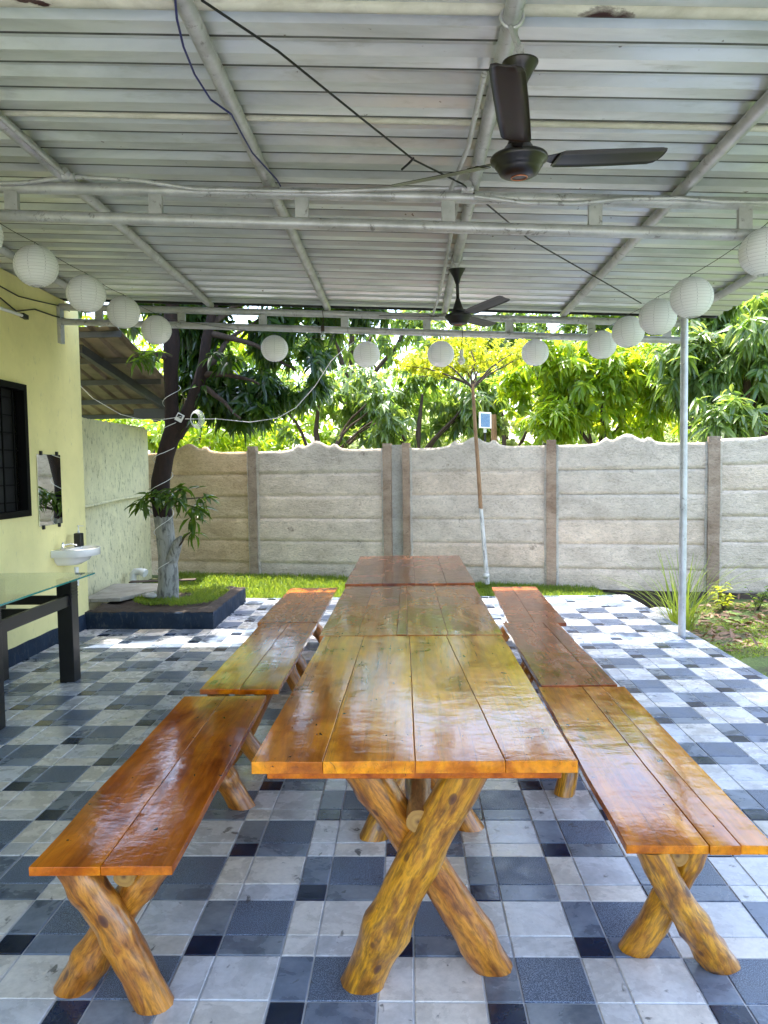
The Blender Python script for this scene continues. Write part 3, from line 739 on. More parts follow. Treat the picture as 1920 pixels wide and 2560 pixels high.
# ------------------------------------------------------------------ tables and benches
def plank_top(root, seams, L_, th_, z, mt, wave, seed):
    """planks running along Y; seams are (x at near end, x at far end)"""
    r2 = random.Random(seed); w_narrow = seams[-1][0]-seams[0][0] < .5
    for i in range(len(seams)-1):
        (a0_, a1_), (b0_, b1_) = seams[i], seams[i+1]
        g_ = .0007 if abs(a0_) < .02 or abs(b0_) < .02 or w_narrow else .0003
        la = g_ if i else 0; lb = g_ if i < len(seams)-2 else 0
        dz = r2.uniform(-.001, .001); n_ = 16
        ya, yb = r2.uniform(-.004, .004), L_+r2.uniform(-.004, .004)
        left = []; right = []
        for k in range(n_+1):
            t = k/n_; yy = ya+(yb-ya)*t
            wl = 0 if i else wave*noise.noise(Vector((seed, yy*3, 0)))
            wr = 0 if i < len(seams)-2 else wave*noise.noise(Vector((seed+9, yy*3, 0)))
            jl = .0016*noise.noise(Vector((a0_*50+seed, yy*4, 0))) if i else 0
            jr = .0016*noise.noise(Vector((b0_*50+seed, yy*4, 0))) if i < len(seams)-2 else 0
            left.append((a0_+(a1_-a0_)*t+la+wl+jl, yy)); right.append((b0_+(b1_-b0_)*t-lb+wr+jr, yy))
        out = left[::-1]+right
        b = MB()
        n2 = len(out)
        # strips so that the top can be slightly dished
        vs_ = []
        for k in range(n_+1):
            (xl, yl), (xr, yr) = left[k], right[k]
            for q in range(5):
                u = q/4; x = xl+(xr-xl)*u; y = yl
                vs_.append((x, y, z+dz+.0016*noise.noise(Vector((x*7+seed, y*5, 0)))))
        b.add(vs_, [(k*5+q, k*5+q+1, (k+1)*5+q+1, (k+1)*5+q) for k in range(n_) for q in range(4)], 0, True)
        lo = [(p[0], p[1], z-th_) for p in vs_]
        nb = len(vs_)
        b.v += lo; b.lc += lo
        def F(*f): b.f.append(f); b.mi.append(0); b.sm.append(True)
        for k in range(n_):
            F((k)*5+nb, (k+1)*5+nb, (k+1)*5+4+nb, k*5+4+nb)
            F(k*5, (k+1)*5, (k+1)*5+nb, k*5+nb); F(k*5+4, k*5+4+nb, (k+1)*5+4+nb, (k+1)*5+4)
        F(0, nb, nb+4, 4, 3, 2, 1); e = n_*5; F(e, e+1, e+2, e+3, e+4, e+4+nb, e+nb)
        o = b.build('plank', mt, root, bevel=.002)

def log(root, name, p, q, r0, r1, mt, seed, zlo=None, zhi=None, knots=1, jit=.10):
    p = Vector(p); q = Vector(q); n_ = 22; pts = []; rad = []
    a = (q-p).normalized(); s_ = a.cross(Vector((0, 1, 0)) if abs(a.y) < .8 else Vector((1, 0, 0))).normalized()
    r2 = random.Random(seed); kn = [(r2.uniform(.12, .88), r2.uniform(.05, .15)) for _ in range(knots+1)]
    for i in range(n_+1):
        t = i/n_
        pts.append(p+(q-p)*t+s_*(.012*sin(t*pi*r2.choice((1, 1)))*(1 if seed % 2 else -1)+.004*noise.noise(Vector((t*4, seed, 0)))))
        r = r0+(r1-r0)*t
        for (c, h) in kn: r *= 1+h*math.exp(-((t-c)/.05)**2)
        rad.append(r)
    return MB().tube(pts, rad, 22, 0, True, jit, seed, zlo, zhi, False, 1).build(name, [mt, M['end_grain']], root)

def trestle(root, y, yf, xl, xr, txl, txr, ztop, rA, rB, front, mA, mB, seed, dy=.05):
    """two logs crossing: A rises from left foot to right top, B from right foot to left top; the front one nearer the camera"""
    sA, sB = (-dy, dy*.6) if front == 'A' else (dy*.6, -dy)
    log(root, 'leg', (xl, yf+sA, 0), (txr, y+sA, ztop), rA, rA*.92, mA, seed, 0, ztop, 2)
    log(root, 'leg', (xr, yf+sB, 0), (txl, y+sB, ztop), rB, rB*.95, mB, seed+1, 0, ztop, 1)

def build_table(Y, z, L_, seams, mt, lab, seed, xo=0.0, tilt=0.0, lA='log_yellow', lB='log_amber'):
    t = thing('picnic_table', lab, 'table', (xo, Y, 0), 0, 'varnished log tables set end to end')
    plank_top(t, seams, L_, .034, z, M[mt], .004, seed)
    # under-battens hold the planks
    for yy in (.03, L_-.10): MB().box(-.385, .40, yy, yy+.07, z-.034-.026, z-.0345).build('batten', M['plank_amber'], t, bevel=.004)
    for k, (yy, yg) in enumerate(((.15, .28), (L_-.18, L_-.31))):
        trestle(t, yy, yg, -.15, .245, -.165, .16, z-.06, .062, .056, 'A', M[lA], M[lB], seed*7+k*3)
    log(t, 'stretcher', (.020, .112, .545), (.03, L_-.14, .545), .034, .040, M['log_pale'], seed+5, jit=.12)
    return t
TS = [(-.42, -.39), (-.232, -.205), (.012, .003), (.25, .17), (.437, .425)]
t1 = build_table(1.975, .76, 1.505, TS, 'plank_honey', 'nearest of the three log tables, amber planks split by a long dark crack', 3)
TS2 = [(-.412, -.405), (-.235, -.225), (-.055, -.05), (-.008, -.01), (.18, .165), (.43, .425)]
t2 = build_table(3.49, .762, 1.485, TS2, 'plank_brown', 'middle log table with dull brown planks between the other two', 4)
TS3 = [(-.415, -.41), (-.17, -.165), (.045, .04), (.25, .25), (.435, .435)]
t3 = build_table(4.99, .772, 1.56, TS3, 'plank_red', 'farthest log table with reddish planks, close to the lawn', 5)

def build_bench(x0, x1, Y, z, L_, mt, lab, seed, feet, tops, r, split=.46, three=False, skew=0.0, front='B', lA='log_amber', lB='log_amber', ins=(.12, .17), stx=None):
    cx_ = (x0+x1)/2; w_ = x1-x0
    t = thing('log_bench', lab, 'bench', (cx_, Y, 0), skew, 'varnished log benches beside the tables')
    seams = [(-w_/2, -w_/2), (w_*(split-.5), w_*(split-.5)), (w_/2, w_/2)] if not three else [(-w_/2, -w_/2), (w_*(split-.5)-.0, w_*(split-.5)-.02), (w_*.27, w_*.24), (w_/2, w_/2)]
    plank_top(t, seams, L_, .026, z, M[mt], .005, seed)
    for k, (yy, yg) in enumerate(((ins[0], ins[1]), (L_-ins[0]-.02, L_-ins[1]-.02))):
        trestle(t, yy, yg, feet[0]-cx_, feet[1]-cx_, tops[0]-cx_, tops[1]-cx_, z-.027, r, r, front, M[lA], M[lB], seed*5+k*3, .045)
    log(t, 'stretcher', ((stx or (tops[0]+tops[1])/2)-cx_, .062, z-.062), ((stx or (tops[0]+tops[1])/2)-cx_, L_-.08, z-.062), .031, .032, M['log_pale'], seed+5, jit=.1)
    return t
build_bench(-1.05, -.655, 2.02, .45, 1.575, 'plank_amber', 'nearest bench left of the tables, glossy dark orange planks', 11, (-1.005, -.745), (-.955, -.715), .052, .50, False, .018, ins=(.11, .13), stx=-.81)
build_bench(-1.03, -.64, 3.69, .455, 1.61, 'plank_amber', 'middle bench in the left row, mirroring yellow foliage', 12, (-.97, -.72), (-.97, -.72), .048, .50)
build_bench(-1.065, -.64, 5.33, .452, 1.55, 'plank_brown', 'farthest bench in the left row, pointing to the planter', 13, (-.99, -.73), (-.98, -.74), .048, .46)
build_bench(.61, 1.025, 2.14, .45, 1.58, 'plank_honey', 'nearest bench right of the tables, long split along the seat', 14, (.70, .94), (.69, .85), .047, .56, True, -.012, 'B', 'log_yellow', 'log_yellow', ins=(.09, .20), stx=.775)
build_bench(.645, 1.015, 3.73, .455, 1.51, 'plank_red', 'middle bench in the right row, olive toned planks', 15, (.71, .95), (.71, .95), .046, .48, True)
build_bench(.69, 1.08, 5.25, .452, 1.59, 'plank_red', 'farthest bench in the right row, reddest seat before the lawn', 16, (.76, 1.02), (.76, 1.02), .046, .45, False, -.035)

# ------------------------------------------------------------------ glass table, sink, mirror
gt = thing('glass_table', 'glass topped table with black metal frame against the yellow wall', 'table', (-2.7, 4.95, 0))
def glass():
    m_, N, L, B = mat('green_glass')
    B.inputs['Base Color'].default_value = (.80, .93, .88, 1); B.inputs['Transmission Weight'].default_value = .85
    B.inputs['Roughness'].default_value = .03; B.inputs['IOR'].default_value = 1.5; return m_
M['glass'] = glass()
M['glass_edge'] = simple('glass_edge', (.03, .22, .20), .1, 0, .1, 40)
gy0, gy1 = 4.15-4.95, 5.70-4.95
MB().box(-.42, .335, gy0, gy1, .758, .770).build('glass_top', M['glass'], gt)
b = MB(); b.box(.3352, .337, gy0, gy1, .758, .770); b.box(-.42, .335, gy0-.002, gy0-.0002, .758, .770)
b.build('glass_edge', M['glass_edge'], gt)
for (x, y) in ((.21, .55), (.21, -.52), (-.33, .55), (-.33, -.52)):
    lg = MB().box(x-.055, x+.055, y-.055, y+.055, 0, .745).build('leg', M['black_metal'], gt, bevel=.004)
    if x > 0:
        for zz in range(5): MB().box(x+.0552, x+.058, y-.05, y+.05, .62+zz*.022, .632+zz*.022).build('groove_ring', M['black_metal'], lg)
    MB().lathe([(.02, .745), (.02, .757)], (x, y, 0), 12).build('pad', M['white_plastic'], lg)
for x in (.235, -.33): MB().box(x-.012, x+.012, -.465, .495, .56, .64).build('rail', M['black_metal'], gt)
for y in (.55, -.52, .02): MB().box(-.275 if y != .02 else -.318, .155 if y != .02 else .223, y-.012, y+.012, .565, .63).build('rail', M['black_metal'], gt)

sk = thing('wash_basin', 'white ceramic hand basin fixed to the yellow wall', 'sink', (WX, 6.90, 0))
b = MB(); n_ = 28
def basin_outline(s_=1.0):
    return [(max(0.0, .32*s_*(sin(pi*i/(n_-1)))**.5), -.24*s_*cos(pi*i/(n_-1))) for i in range(n_)]
o1 = basin_outline(1.0)
rings = [(1.0, .835, 0), (1.0, .772, 0), (.80, .768, .0), (.70, .725, .0), (.50, .690, .0), (.1, .680, 0)]
vs_ = []
for s_, z_, _ in rings: vs_ += [(x*s_+.002, y*s_, z_) for x, y in o1]
b.add(vs_, [(r_*n_+i+1, r_*n_+i, (r_+1)*n_+i, (r_+1)*n_+i+1) for r_ in range(5) for i in range(n_-1)], 0, True)
inner = [(1.0, .835), (.86, .838), (.78, .815), (.5, .72), (.1, .70)]
vs_ = []
for s_, z_ in inner: vs_ += [(x*s_+.002+(.02 if s_ < .9 else 0), y*s_, z_) for x, y in o1]
b.add(vs_, [(r_*n_+i, r_*n_+i+1, (r_+1)*n_+i+1, (r_+1)*n_+i) for r_ in range(4) for i in range(n_-1)], 0, True)
b.build('bowl', M['white_ceramic'], sk)
b = MB().box(.003, .10, -.238, .238, .776, .837); b.build('back_ledge', M['white_ceramic'], sk, bevel=.006)
tp = MB().lathe([(.016, .837), (.016, .87), (.012, .885), (.010, .9)], (.06, -.13, 0), 12); tp.tube([(.06, -.13, .875), (.12, -.10, .885), (.17, -.08, .87)], .007, 8); tp.build('tap', M['chrome'], sk)
MB().tube([(.12, 0, .66), (.12, 0, .5), (.01, 0, .45)], .02, 10).build('waste_pipe', M['white_plastic'], sk)
sd_ = thing('soap_dispenser', 'black soap dispenser with white pump standing on the basin', 'dispenser', (WX+.10, 7.02, .838))
MB().prism([(-.034, -.036), (.034, -.036), (.034, .036), (-.034, .036)], 0, .125).build('bottle', M['black_plastic'], sd_, bevel=.008)
MB().lathe([(.012, .125), (.012, .145), (.005, .147), (.005, .185), (.010, .187), (.010, .196)], (0, 0, 0), 12).tube([(0, 0, .192), (.045, 0, .19)], .004, 6).build('pump', M['white_plastic'], sd_)
mr = thing('wall_mirror', 'small frameless mirror clipped to the yellow wall above the basin', 'mirror', (WX, 6.68, 0))
mm, N, L, B = mat('mirror_silver'); B.inputs['Metallic'].default_value = 1; B.inputs['Roughness'].default_value = .02; B.inputs['Base Color'].default_value = (.85, .88, .87, 1)
MB().box(.004, .010, -.22, .22, 1.065, 1.685).build('glass', mm, mr, bevel=.0015)
for (y, z) in ((-.15, 1.055), (.15, 1.055), (-.15, 1.695), (.15, 1.695)): MB().box(.001, .02, y-.014, y+.014, z-.018, z+.018).build('clip', M['cable_black'], mr, bevel=.003)
# pipe at foot of wall and tube lamp
tl = thing('tube_lamp', 'unlit slim white tube lamp high on the yellow wall', 'lamp', at(0, 655, X=WX+.03))
q = at(52, 683, X=WX+.03)-at(0, 655, X=WX+.03)
MB().tube([(0, -.5, -.05+.0), tuple(q)], .014, 8).build('tube', M['white_plastic'], tl)
MB().bar(tuple(q*.9), tuple(q*1.12), .034, .034).build('end_cap', M['cable_black'], tl)

# ------------------------------------------------------------------ ceiling fans
def fan(loc, hub, phi, lab, tilt=(0, 0), R_=.55, droop=.05, colr='fan_brown', PZ=None):
    """loc = hanging point under the purlin, hub = centre of the motor"""
    t = thing('ceiling_fan', lab, 'fan', hub, 0, 'dark ceiling fans under the canopy')
    n = Vector((tilt[0], tilt[1], 1)).normalized(); a = Vector((0, 1, 0)).cross(n).normalized(); b_ = n.cross(a)
    rel = Vector(loc)-Vector(hub); ax = rel.normalized()
    def loft(prof, mt, name, org, axis, mi_par=None, ns=28):
        u_ = axis.cross(Vector((0, 1, 0))).normalized(); v_ = axis.cross(u_)
        mb = MB(); vs_ = [tuple(org+axis*z+u_*(r_*cos(2*pi*k/ns))+v_*(r_*sin(2*pi*k/ns))) for r_, z in prof for k in range(ns)]
        fs_ = [(i*ns+k, i*ns+(k+1) % ns, (i+1)*ns+(k+1) % ns, (i+1)*ns+k) for i in range(len(prof)-1) for k in range(ns)]
        fs_.append(tuple(range(ns-1, -1, -1))); fs_.append(tuple((len(prof)-1)*ns+k for k in range(ns)))
        mb.add(vs_, fs_, 0, True); return mb.build(name, mt, mi_par or t)
    Z0 = Vector((0, 0, 0))
    h = loft([(.012, -.058), (.045, -.056), (.062, -.048), (.070, -.035), (.072, -.028), (.078, -.024), (.078, -.016), (.092, -.008), (.094, .004), (.088, .012), (.055, .02), (.045, .04)], M[colr], 'motor_hub', Z0, n)
    # copper coloured ring under the hub
    u_ = n.cross(Vector((0, 1, 0))).normalized(); v_ = n.cross(u_)
    MB().tube([tuple(n*-.0585+u_*(.026*cos(2*pi*k/24))+v_*(.026*sin(2*pi*k/24))) for k in range(24)], .0022, 6, closed=True).build('copper_ring', M['copper'], h)
    loft([(.045, .03), (.034, .06), (.018, .105), (.013, .12)], M[colr], 'lower_canopy', Z0, ax)
    Lr = rel.length
    loft([(.011, .10), (.011, Lr-.05)], M[colr], 'down_rod', Z0, ax)
    loft([(.014, Lr-.13), (.026, Lr-.09), (.045, Lr-.055), (.058, Lr-.035), (.059, Lr-.03), (.045, Lr-.028)], M[colr], 'upper_canopy', Z0, ax)
    MB().bar(tuple(ax*(Lr-.04)), tuple(ax*(Lr+.02)), .025, .02).build('hook', M['pipe'], t)
    pz = (Vector(PZ) if PZ is not None else Vector(loc)+Vector((0, 0, .035)))-Vector(hub)
    MB().tube([tuple(pz+Vector((.036*cos(g_), 0.0, .036*sin(g_)))) for g_ in [2*pi*k/16 for k in range(16)]], .007, 6, closed=True).build('pipe_clamp', M['pipe'], t)
    if PZ is not None: MB().bar(tuple(pz-Vector((0, 0, .035))), tuple(rel), .03, .012).build('clamp_strap', M['pipe'], t)
    for k in range(3):
        g_ = phi+2*pi*k/3; e = a*cos(g_)+b_*sin(g_); s_ = n.cross(e)
        pitch_ = -.22
        sx = s_*cos(pitch_)+n*sin(pitch_)
        up = e.cross(sx)*-1
        def P(r_, w__, h=0): return e*r_+sx*w__+n*(droop*(r_/R_)**1.2)+up*h
        bl = MB(); st = [(.135, -.038, .036), (.15, -.048, .046), (.25, -.052, .048), (.38, -.053, .048), (R_-.03, -.052, .046), (R_-.008, -.046, .038), (R_, -.030, .020)]
        vs_ = []
        for (r_, w0, w1) in st:
            for q_ in range(5):
                u0 = q_/4; w__ = w0+(w1-w0)*u0; vs_.append(tuple(P(r_, w__, .003*(1-(2*u0-1)**2))))
        nb = len(vs_)
        vs_ += [tuple(Vector(p)+up*-.0018) for p in vs_]
        fs_ = [(k2*5+q_, k2*5+q_+1, (k2+1)*5+q_+1, (k2+1)*5+q_) for k2 in range(len(st)-1) for q_ in range(4)]
        fs_ += [tuple(nb+i for i in f[::-1]) for f in fs_]
        rim = [i*5 for i in range(len(st))]+[(len(st)-1)*5+i for i in range(1, 5)]+[i*5+4 for i in range(len(st)-2, -1, -1)]+[3, 2, 1]
        fs_ += [(rim[i], nb+rim[i], nb+rim[(i+1) % len(rim)], rim[(i+1) % len(rim)]) for i in range(len(rim))]
        bl.add(vs_, fs_, 0, True); blade = bl.build('blade', M[colr], t)
        br = MB(); br.prism([(.06, -.022), (.10, -.014), (.14, -.03), (.19, -.026), (.20, 0), (.19, .026), (.14, .03), (.10, .014), (.06, .022)], -.006, -.003, 0, lambda x, y, z: tuple(P(x, y, z)))
        br.build('blade_arm', M[colr], t)
        for (rr_, ww) in ((.155, -.018), (.155, .018), (.185, 0)):
            q0 = P(rr_, ww, -.008); q1 = P(rr_, ww, -.003)
            MB().tube([tuple(q0), tuple(q1)], .0055, 8).build('bolt', M['cable_black'], blade)
    return t
M['fan_brown'] = simple('fan_brown', (.013, .010, .0085), .30, .2, .35, 14)
M['copper'] = simple('copper', (.5, .18, .10), .3, .8, .1, 10)
fan(at(1124, 114, Y=2.58), Vector((.379, 2.592, 2.531)), -1.766, 'near brown ceiling fan with one blade pointing at the camera', (-.02, -.032), PZ=Vector((.36, 2.60, rz(.36, 2.60))))
fan(Vector((.36, 5.38, rz(.36, 5.38)-.035)), at(990, 684, Y=5.42), -1.06, 'far small black ceiling fan hanging in front of the foliage', (0, 0), .55, .02, 'black_plastic')

# ------------------------------------------------------------------ paper lanterns
def paper():
    m_, N, L, B = mat('rice_paper')
    B.inputs['Base Color'].default_value = (.97, .97, .97, 1); B.inputs['Roughness'].default_value = .75
    T = N.new('ShaderNodeBsdfTranslucent'); T.inputs['Color'].default_value = (.93, .93, .96, 1)
    v = coords(N, L, 'object', 60, 9); n = nz(N, L, v, 1, 4); bump(N, L, B, n, .1, .002)
    mx = N.new('ShaderNodeMixShader'); mx.inputs[0].default_value = .28
    L.new(B.outputs[0], mx.inputs[1]); L.new(T.outputs[0], mx.inputs[2]); L.new(mx.outputs[0], N['Material Output'].inputs['Surface']); return m_
M['paper'] = paper()
M['wire_rib'] = simple('wire_rib', (.5, .5, .52), .4, .3)
RL = .121
def lantern_meshes():
    prof = []; nr = 17; t0, t1 = .28, pi-.28
    for i in range(nr*4+1):
        t = t0+(t1-t0)*i/(nr*4); d = 1-.018*(1-abs(cos(pi*i/4)))*1.0
        prof.append((RL*sin(t)*d, -RL*cos(t)*.97))
    b = MB().lathe(prof, (0, 0, 0), 36, 0, True, cap=False); shade = b.mesh('shade', M['paper'])
    r = MB()
    for i in range(nr+1):
        t = t0+(t1-t0)*i/nr; r.tube([(RL*.998*sin(t)*cos(2*pi*k/36), RL*.998*sin(t)*sin(2*pi*k/36), -RL*.97*cos(t)) for k in range(36)], .0006, 4, closed=True)
    for k in range(4):
        g_ = pi*k/4+.3
        for sgn in (1, -1):
            r.tube([(RL*.985*sin(t0+(t1-t0)*i/16)*cos(g_)*sgn, RL*.985*sin(t0+(t1-t0)*i/16)*sin(g_)*sgn, -RL*.955*cos(t0+(t1-t0)*i/16)) for i in range(17)], .0016, 4)
    ribs = r.mesh('rib_frame', M['wire_rib'])
    h = MB(); h.tube([(0, 0, RL*.93), (0, 0, RL*1.0), (0, .004, RL*1.12)], .0012, 5); h.tube([(-.03, 0, RL*.93), (.03, 0, RL*.93)], .001, 5)
    return shade, ribs, h.mesh('hanger', M['cable_black'])
LM = lantern_meshes()
LN = [(-50, 505, 3.85, 'lantern cut off by the left picture edge, nearest of the left string'), (78, 575, 4.4, 'large paper lantern over the yellow wall, upper left'),
      (186, 635, 4.9, 'paper lantern before the house corner in the left string'), (267, 675, 5.75, 'paper lantern before the left end of the far truss'),
      (338, 713, 6.3, 'paper lantern beside the top of the dark mango trunk'), (593, 753, 6.9, 'bright white lantern among dark mango leaves'),
      (792, 766, 7.0, 'bluish lantern at the right tip of the dark foliage'), (952, 765, 7.0, 'bluish lantern below the far fan, left of the bulb'),
      (1156, 762, 7.0, 'lilac white lantern right of the flat yellow tree crown'), (1300, 745, 6.55, 'smallest lantern of the right cluster, farthest back'),
      (1357, 717, 5.95, 'lantern second from the back in the right cluster'), (1421, 685, 5.15, 'lantern just left of the silver post top'),
      (1494, 643, 4.6, 'large lantern over the post top at the canopy edge'), (1652, 545, 3.95, 'largest lantern cut off by the right picture edge')]
tops = []
for i, (px, py, Y, lab) in enumerate(LN):
    p = at(px, py, Y=Y)
    t = thing('paper_lantern', 'white round '+lab, 'lantern', p, rnd.uniform(0, 3), 'white paper lanterns strung under the canopy')
    t.rotation_euler = (rnd.uniform(-.06, .06), rnd.uniform(-.06, .06), rnd.uniform(0, 3))
    for nm, me in zip(('shade', 'rib_frame', 'hanger'), LM):
        o = bpy.data.objects.new(nm, me); C.objects.link(o); o.parent = t
    tops.append(p+Vector((0, 0, RL*1.1)))

def wire(name, pts, r, mt, lab, cat, sag=0, sub=8):
    P = []
    for i in range(len(pts)-1):
        a, b_ = Vector(pts[i]), Vector(pts[i+1])
        for k in range(sub):
            t = k/sub; P.append(a+(b_-a)*t-Vector((0, 0, sag*4*t*(1-t))))
    P.append(Vector(pts[-1]))
    return tag(MB().tube(P, r, 6).build(name, M[mt]), lab, cat)
up = Vector((0, 0, .05))
wire('lantern_string', [(-2.05, 2.8, 2.98)]+tops[0:5]+[tops[4]+Vector((0, .6, .06))], .0018, 'cable_black', 'thin dark string carrying the left hand lanterns', 'string', .012)
wire('lantern_string', [tops[4]+Vector((.02, .6, .06))]+tops[5:9]+[tops[9]+Vector((0, .3, .06))], .0018, 'cable_black', 'thin string carrying the lanterns below the far truss', 'string', .012)
wire('lantern_string', [tops[9]+Vector((.02, .3, .06))]+tops[9:14]+[(1.8, 2.8, 2.86)], .0018, 'cable_black', 'thin dark string carrying the right hand lanterns', 'string', .012)
def onroof(px, py, d=.02):
    # point just below the purlin plane seen at px, py
    p = at(px, py, Z=2.9)
    for _ in range(6): p = at(px, py, Z=rz(p.x, p.y)-d)
    return p
wire('black_cable', [onroof(435, 0, .02), onroof(600, 110, .06), onroof(780, 255, .08), onroof(893, 345, .08), onroof(1000, 398, .05), onroof(1140, 515, .05), onroof(1385, 655, .04)], .0045, 'cable_black', 'black cable crossing diagonally under the canopy sheets', 'cable')
wire('cable_stub', [onroof(893, 342, .08), onroof(884, 352, .12), onroof(868, 366, .13)], .0055, 'cable_black', 'short taped cable stub hanging from the diagonal black cable', 'cable')
bl = [(378, -10), (382, 40), (396, 100), (420, 160), (455, 215), (500, 247), (520, 285), (545, 330), (598, 388), (606, 402)]
wire('blue_cable', [onroof(x, y, .045) for x, y in bl], .0042, 'cable_blue', 'dark blue cable looping down to the second ceiling pipe', 'cable', 0, 4)
wire('wall_cable', [at(0, 618, X=WX+.02), at(40, 640, X=WX+.03), at(80, 650, X=WX+.02), at(125, 660, X=WX+.02), at(150, 672, X=WX+.03)], .005, 'cable_black', 'upper dark cable drooping along the yellow wall', 'cable')
wire('wall_cable', [at(0, 643, X=WX+.02), at(35, 672, X=WX+.03), at(75, 668, X=WX+.02), at(115, 682, X=WX+.02), at(147, 690, X=WX+.03)], .006, 'cable_black', 'lower thicker dark cable drooping along the yellow wall', 'cable')

def bulb(px, py, Y, lab, clear=False):
    p = at(px, py, Y=Y); t = thing('hanging_bulb', lab, 'bulb', p)
    ztop = rz(p.x, p.y)-p.z-.05
    MB().tube([(0, 0, .05), (.01, .0, ztop*.5), (0, .0, ztop)], .003, 6).build('cord', M['twig'], t)
    MB().lathe([(.012, .05), (.016, .045), (.016, 0), (.014, -.004)], (0, 0, 0), 14).build('socket', M['twig'] if clear else M['white_plastic'], t)
    rr = .022 if clear else .032
    MB().lathe([(.013, 0), (.015, -.015), (rr, -.04), (rr*.98, -.055), (rr*.7, -.072), (.002, -.08)], (0, 0, 0), 18).build('glass_bulb', M['glass'] if clear else M['white_ceramic'], t)
bulb(697, 715, 6.85, 'unlit clear bulb in a brown socket below the far truss', True)
bulb(997, 768, 6.9, 'unlit white bulb hanging beside the flat yellow tree crown')

# ------------------------------------------------------------------ foliage
def leaves_mesh(name, base, dirs, nrm, length, width, droop, mt):
    """vectorised: one folded, drooping blade per row; 4 faces each"""
    n = len(base); side = np.cross(dirs, nrm); side /= np.linalg.norm(side, axis=1)[:, None]+1e-9
    L_ = length[:, None]; W = width[:, None]; dn = np.array([0, 0, -1.0])
    p0 = base; c1 = base+dirs*L_*.36+dn*L_*.03*droop; c2 = base+dirs*L_*.70+dn*L_*.12*droop; p3 = base+dirs*L_+dn*L_*.28*droop
    up_ = nrm*W*.22
    verts = np.stack([p0, c1-side*W*.5+up_, c1+side*W*.5+up_, c2-side*W*.38+up_*.7, c2+side*W*.38+up_*.7, p3, c1, c2], 1).reshape(-1, 3)
    tri = np.array([[0, 1, 6], [0, 6, 2], [5, 7, 3], [5, 4, 7]]); qd = np.array([[1, 3, 7, 6], [6, 7, 4, 2]])
    me = bpy.data.meshes.new(name); me.vertices.add(n*8); me.vertices.foreach_set('co', verts.ravel().astype(np.float32))
    o_ = (np.arange(n)*8)[:, None, None]
    loops = np.concatenate([(tri[None]+o_).reshape(n, -1), (qd[None]+o_).reshape(n, -1)], 1).ravel()
    tot = np.tile(np.array([3, 3, 3, 3, 4, 4]), n); start = np.concatenate([[0], np.cumsum(tot)[:-1]])
    me.loops.add(len(loops)); me.loops.foreach_set('vertex_index', loops.astype(np.int32))
    me.polygons.add(len(tot)); me.polygons.foreach_set('loop_start', start.astype(np.int32)); me.polygons.foreach_set('loop_total', tot.astype(np.int32))
    me.update(calc_edges=True); me.materials.append(mt); return me
def norm(a): return a/(np.linalg.norm(a, axis=1)[:, None]+1e-9)
def shoots_in(blobs, n):
    """shoot tips spread through lumpy ellipsoids, thicker near their skin"""
    w_ = np.array([b[3]*b[4]*b[5] for b in blobs], float)**.75; w_ /= w_.sum(); out = []; dr = []
    for b, k in zip(blobs, rng.multinomial(n, w_)):
        d = norm(rng.normal(size=(k, 3))); r = rng.uniform(.15, 1, k)**.55
        # lumps: pull in where a cheap directional noise is low, leaving gaps
        ph = rng.uniform(0, 6, 3); lump = .82+.18*np.sin(d[:, 0]*5+ph[0])*np.sin(d[:, 1]*5+ph[1])+.14*np.sin(d[:, 2]*7+ph[2])
        p = np.array(b[:3])+d*(r*lump)[:, None]*np.array(b[3:6]); out.append(p); dr.append(d)
    return np.concatenate(out), np.concatenate(dr)
def foliage(name, blobs, nshoot, per, llen, lw, mt, parent, droop=1.0, hang=.35, upb=.3, loc=(0, 0, 0), gap=None):
    P, D = shoots_in(blobs, nshoot)
    if gap is not None:
        keep = np.array([noise.noise(Vector(p)*gap[0]) > gap[1] for p in P]); P, D = P[keep], D[keep]
    k = len(P); ax = norm(D*.7+np.array([0, 0, upb])+rng.normal(size=(k, 3))*.35)
    idx = np.repeat(np.arange(k), per); n = len(idx)
    rad = norm(rng.normal(size=(n, 3))); A = ax[idx]; rad = norm(rad-A*(rad*A).sum(1)[:, None])
    d = norm(rad+A*rng.uniform(-.1, .9, n)[:, None]+np.array([0, 0, -hang])*rng.uniform(.3, 1.6, n)[:, None])
    nr = norm(A*.8+np.array([0, 0, .5])+rng.normal(size=(n, 3))*.25); nr = norm(nr-d*(nr*d).sum(1)[:, None])
    base = P[idx]+A*rng.uniform(-.06, .03, n)[:, None]-np.array(loc)
    L_ = llen*rng.uniform(.38, 1.2, n); W = lw*rng.uniform(.75, 1.2, n)
    me = leaves_mesh(name, base, d, nr, L_, W, droop, mt)
    o = bpy.data.objects.new(name, me); C.objects.link(o)
    if parent: o.parent = parent
    return o
def limbs(parent, mt, start, tips, r0, loc, name='branch', seed=0):
    for i, tp_ in enumerate(tips):
        s_ = Vector(start[i] if isinstance(start, list) else start); e = Vector(tp_); pts = []; rad = []
        for k in range(9):
            t = k/8; q = s_+(e-s_)*t+Vector((0, 0, .12*sin(pi*t)*(e-s_).length*.6))+Vector((noise.noise(Vector((t*3, i, seed))), noise.noise(Vector((t*3, i+9, seed))), 0))*.08*(e-s_).length
            pts.append(q-Vector(loc)); rad.append(r0*(1-.8*t)+.003)
        MB().tube(pts, rad, 8, 0, True, .1, i).build(name, mt, parent)

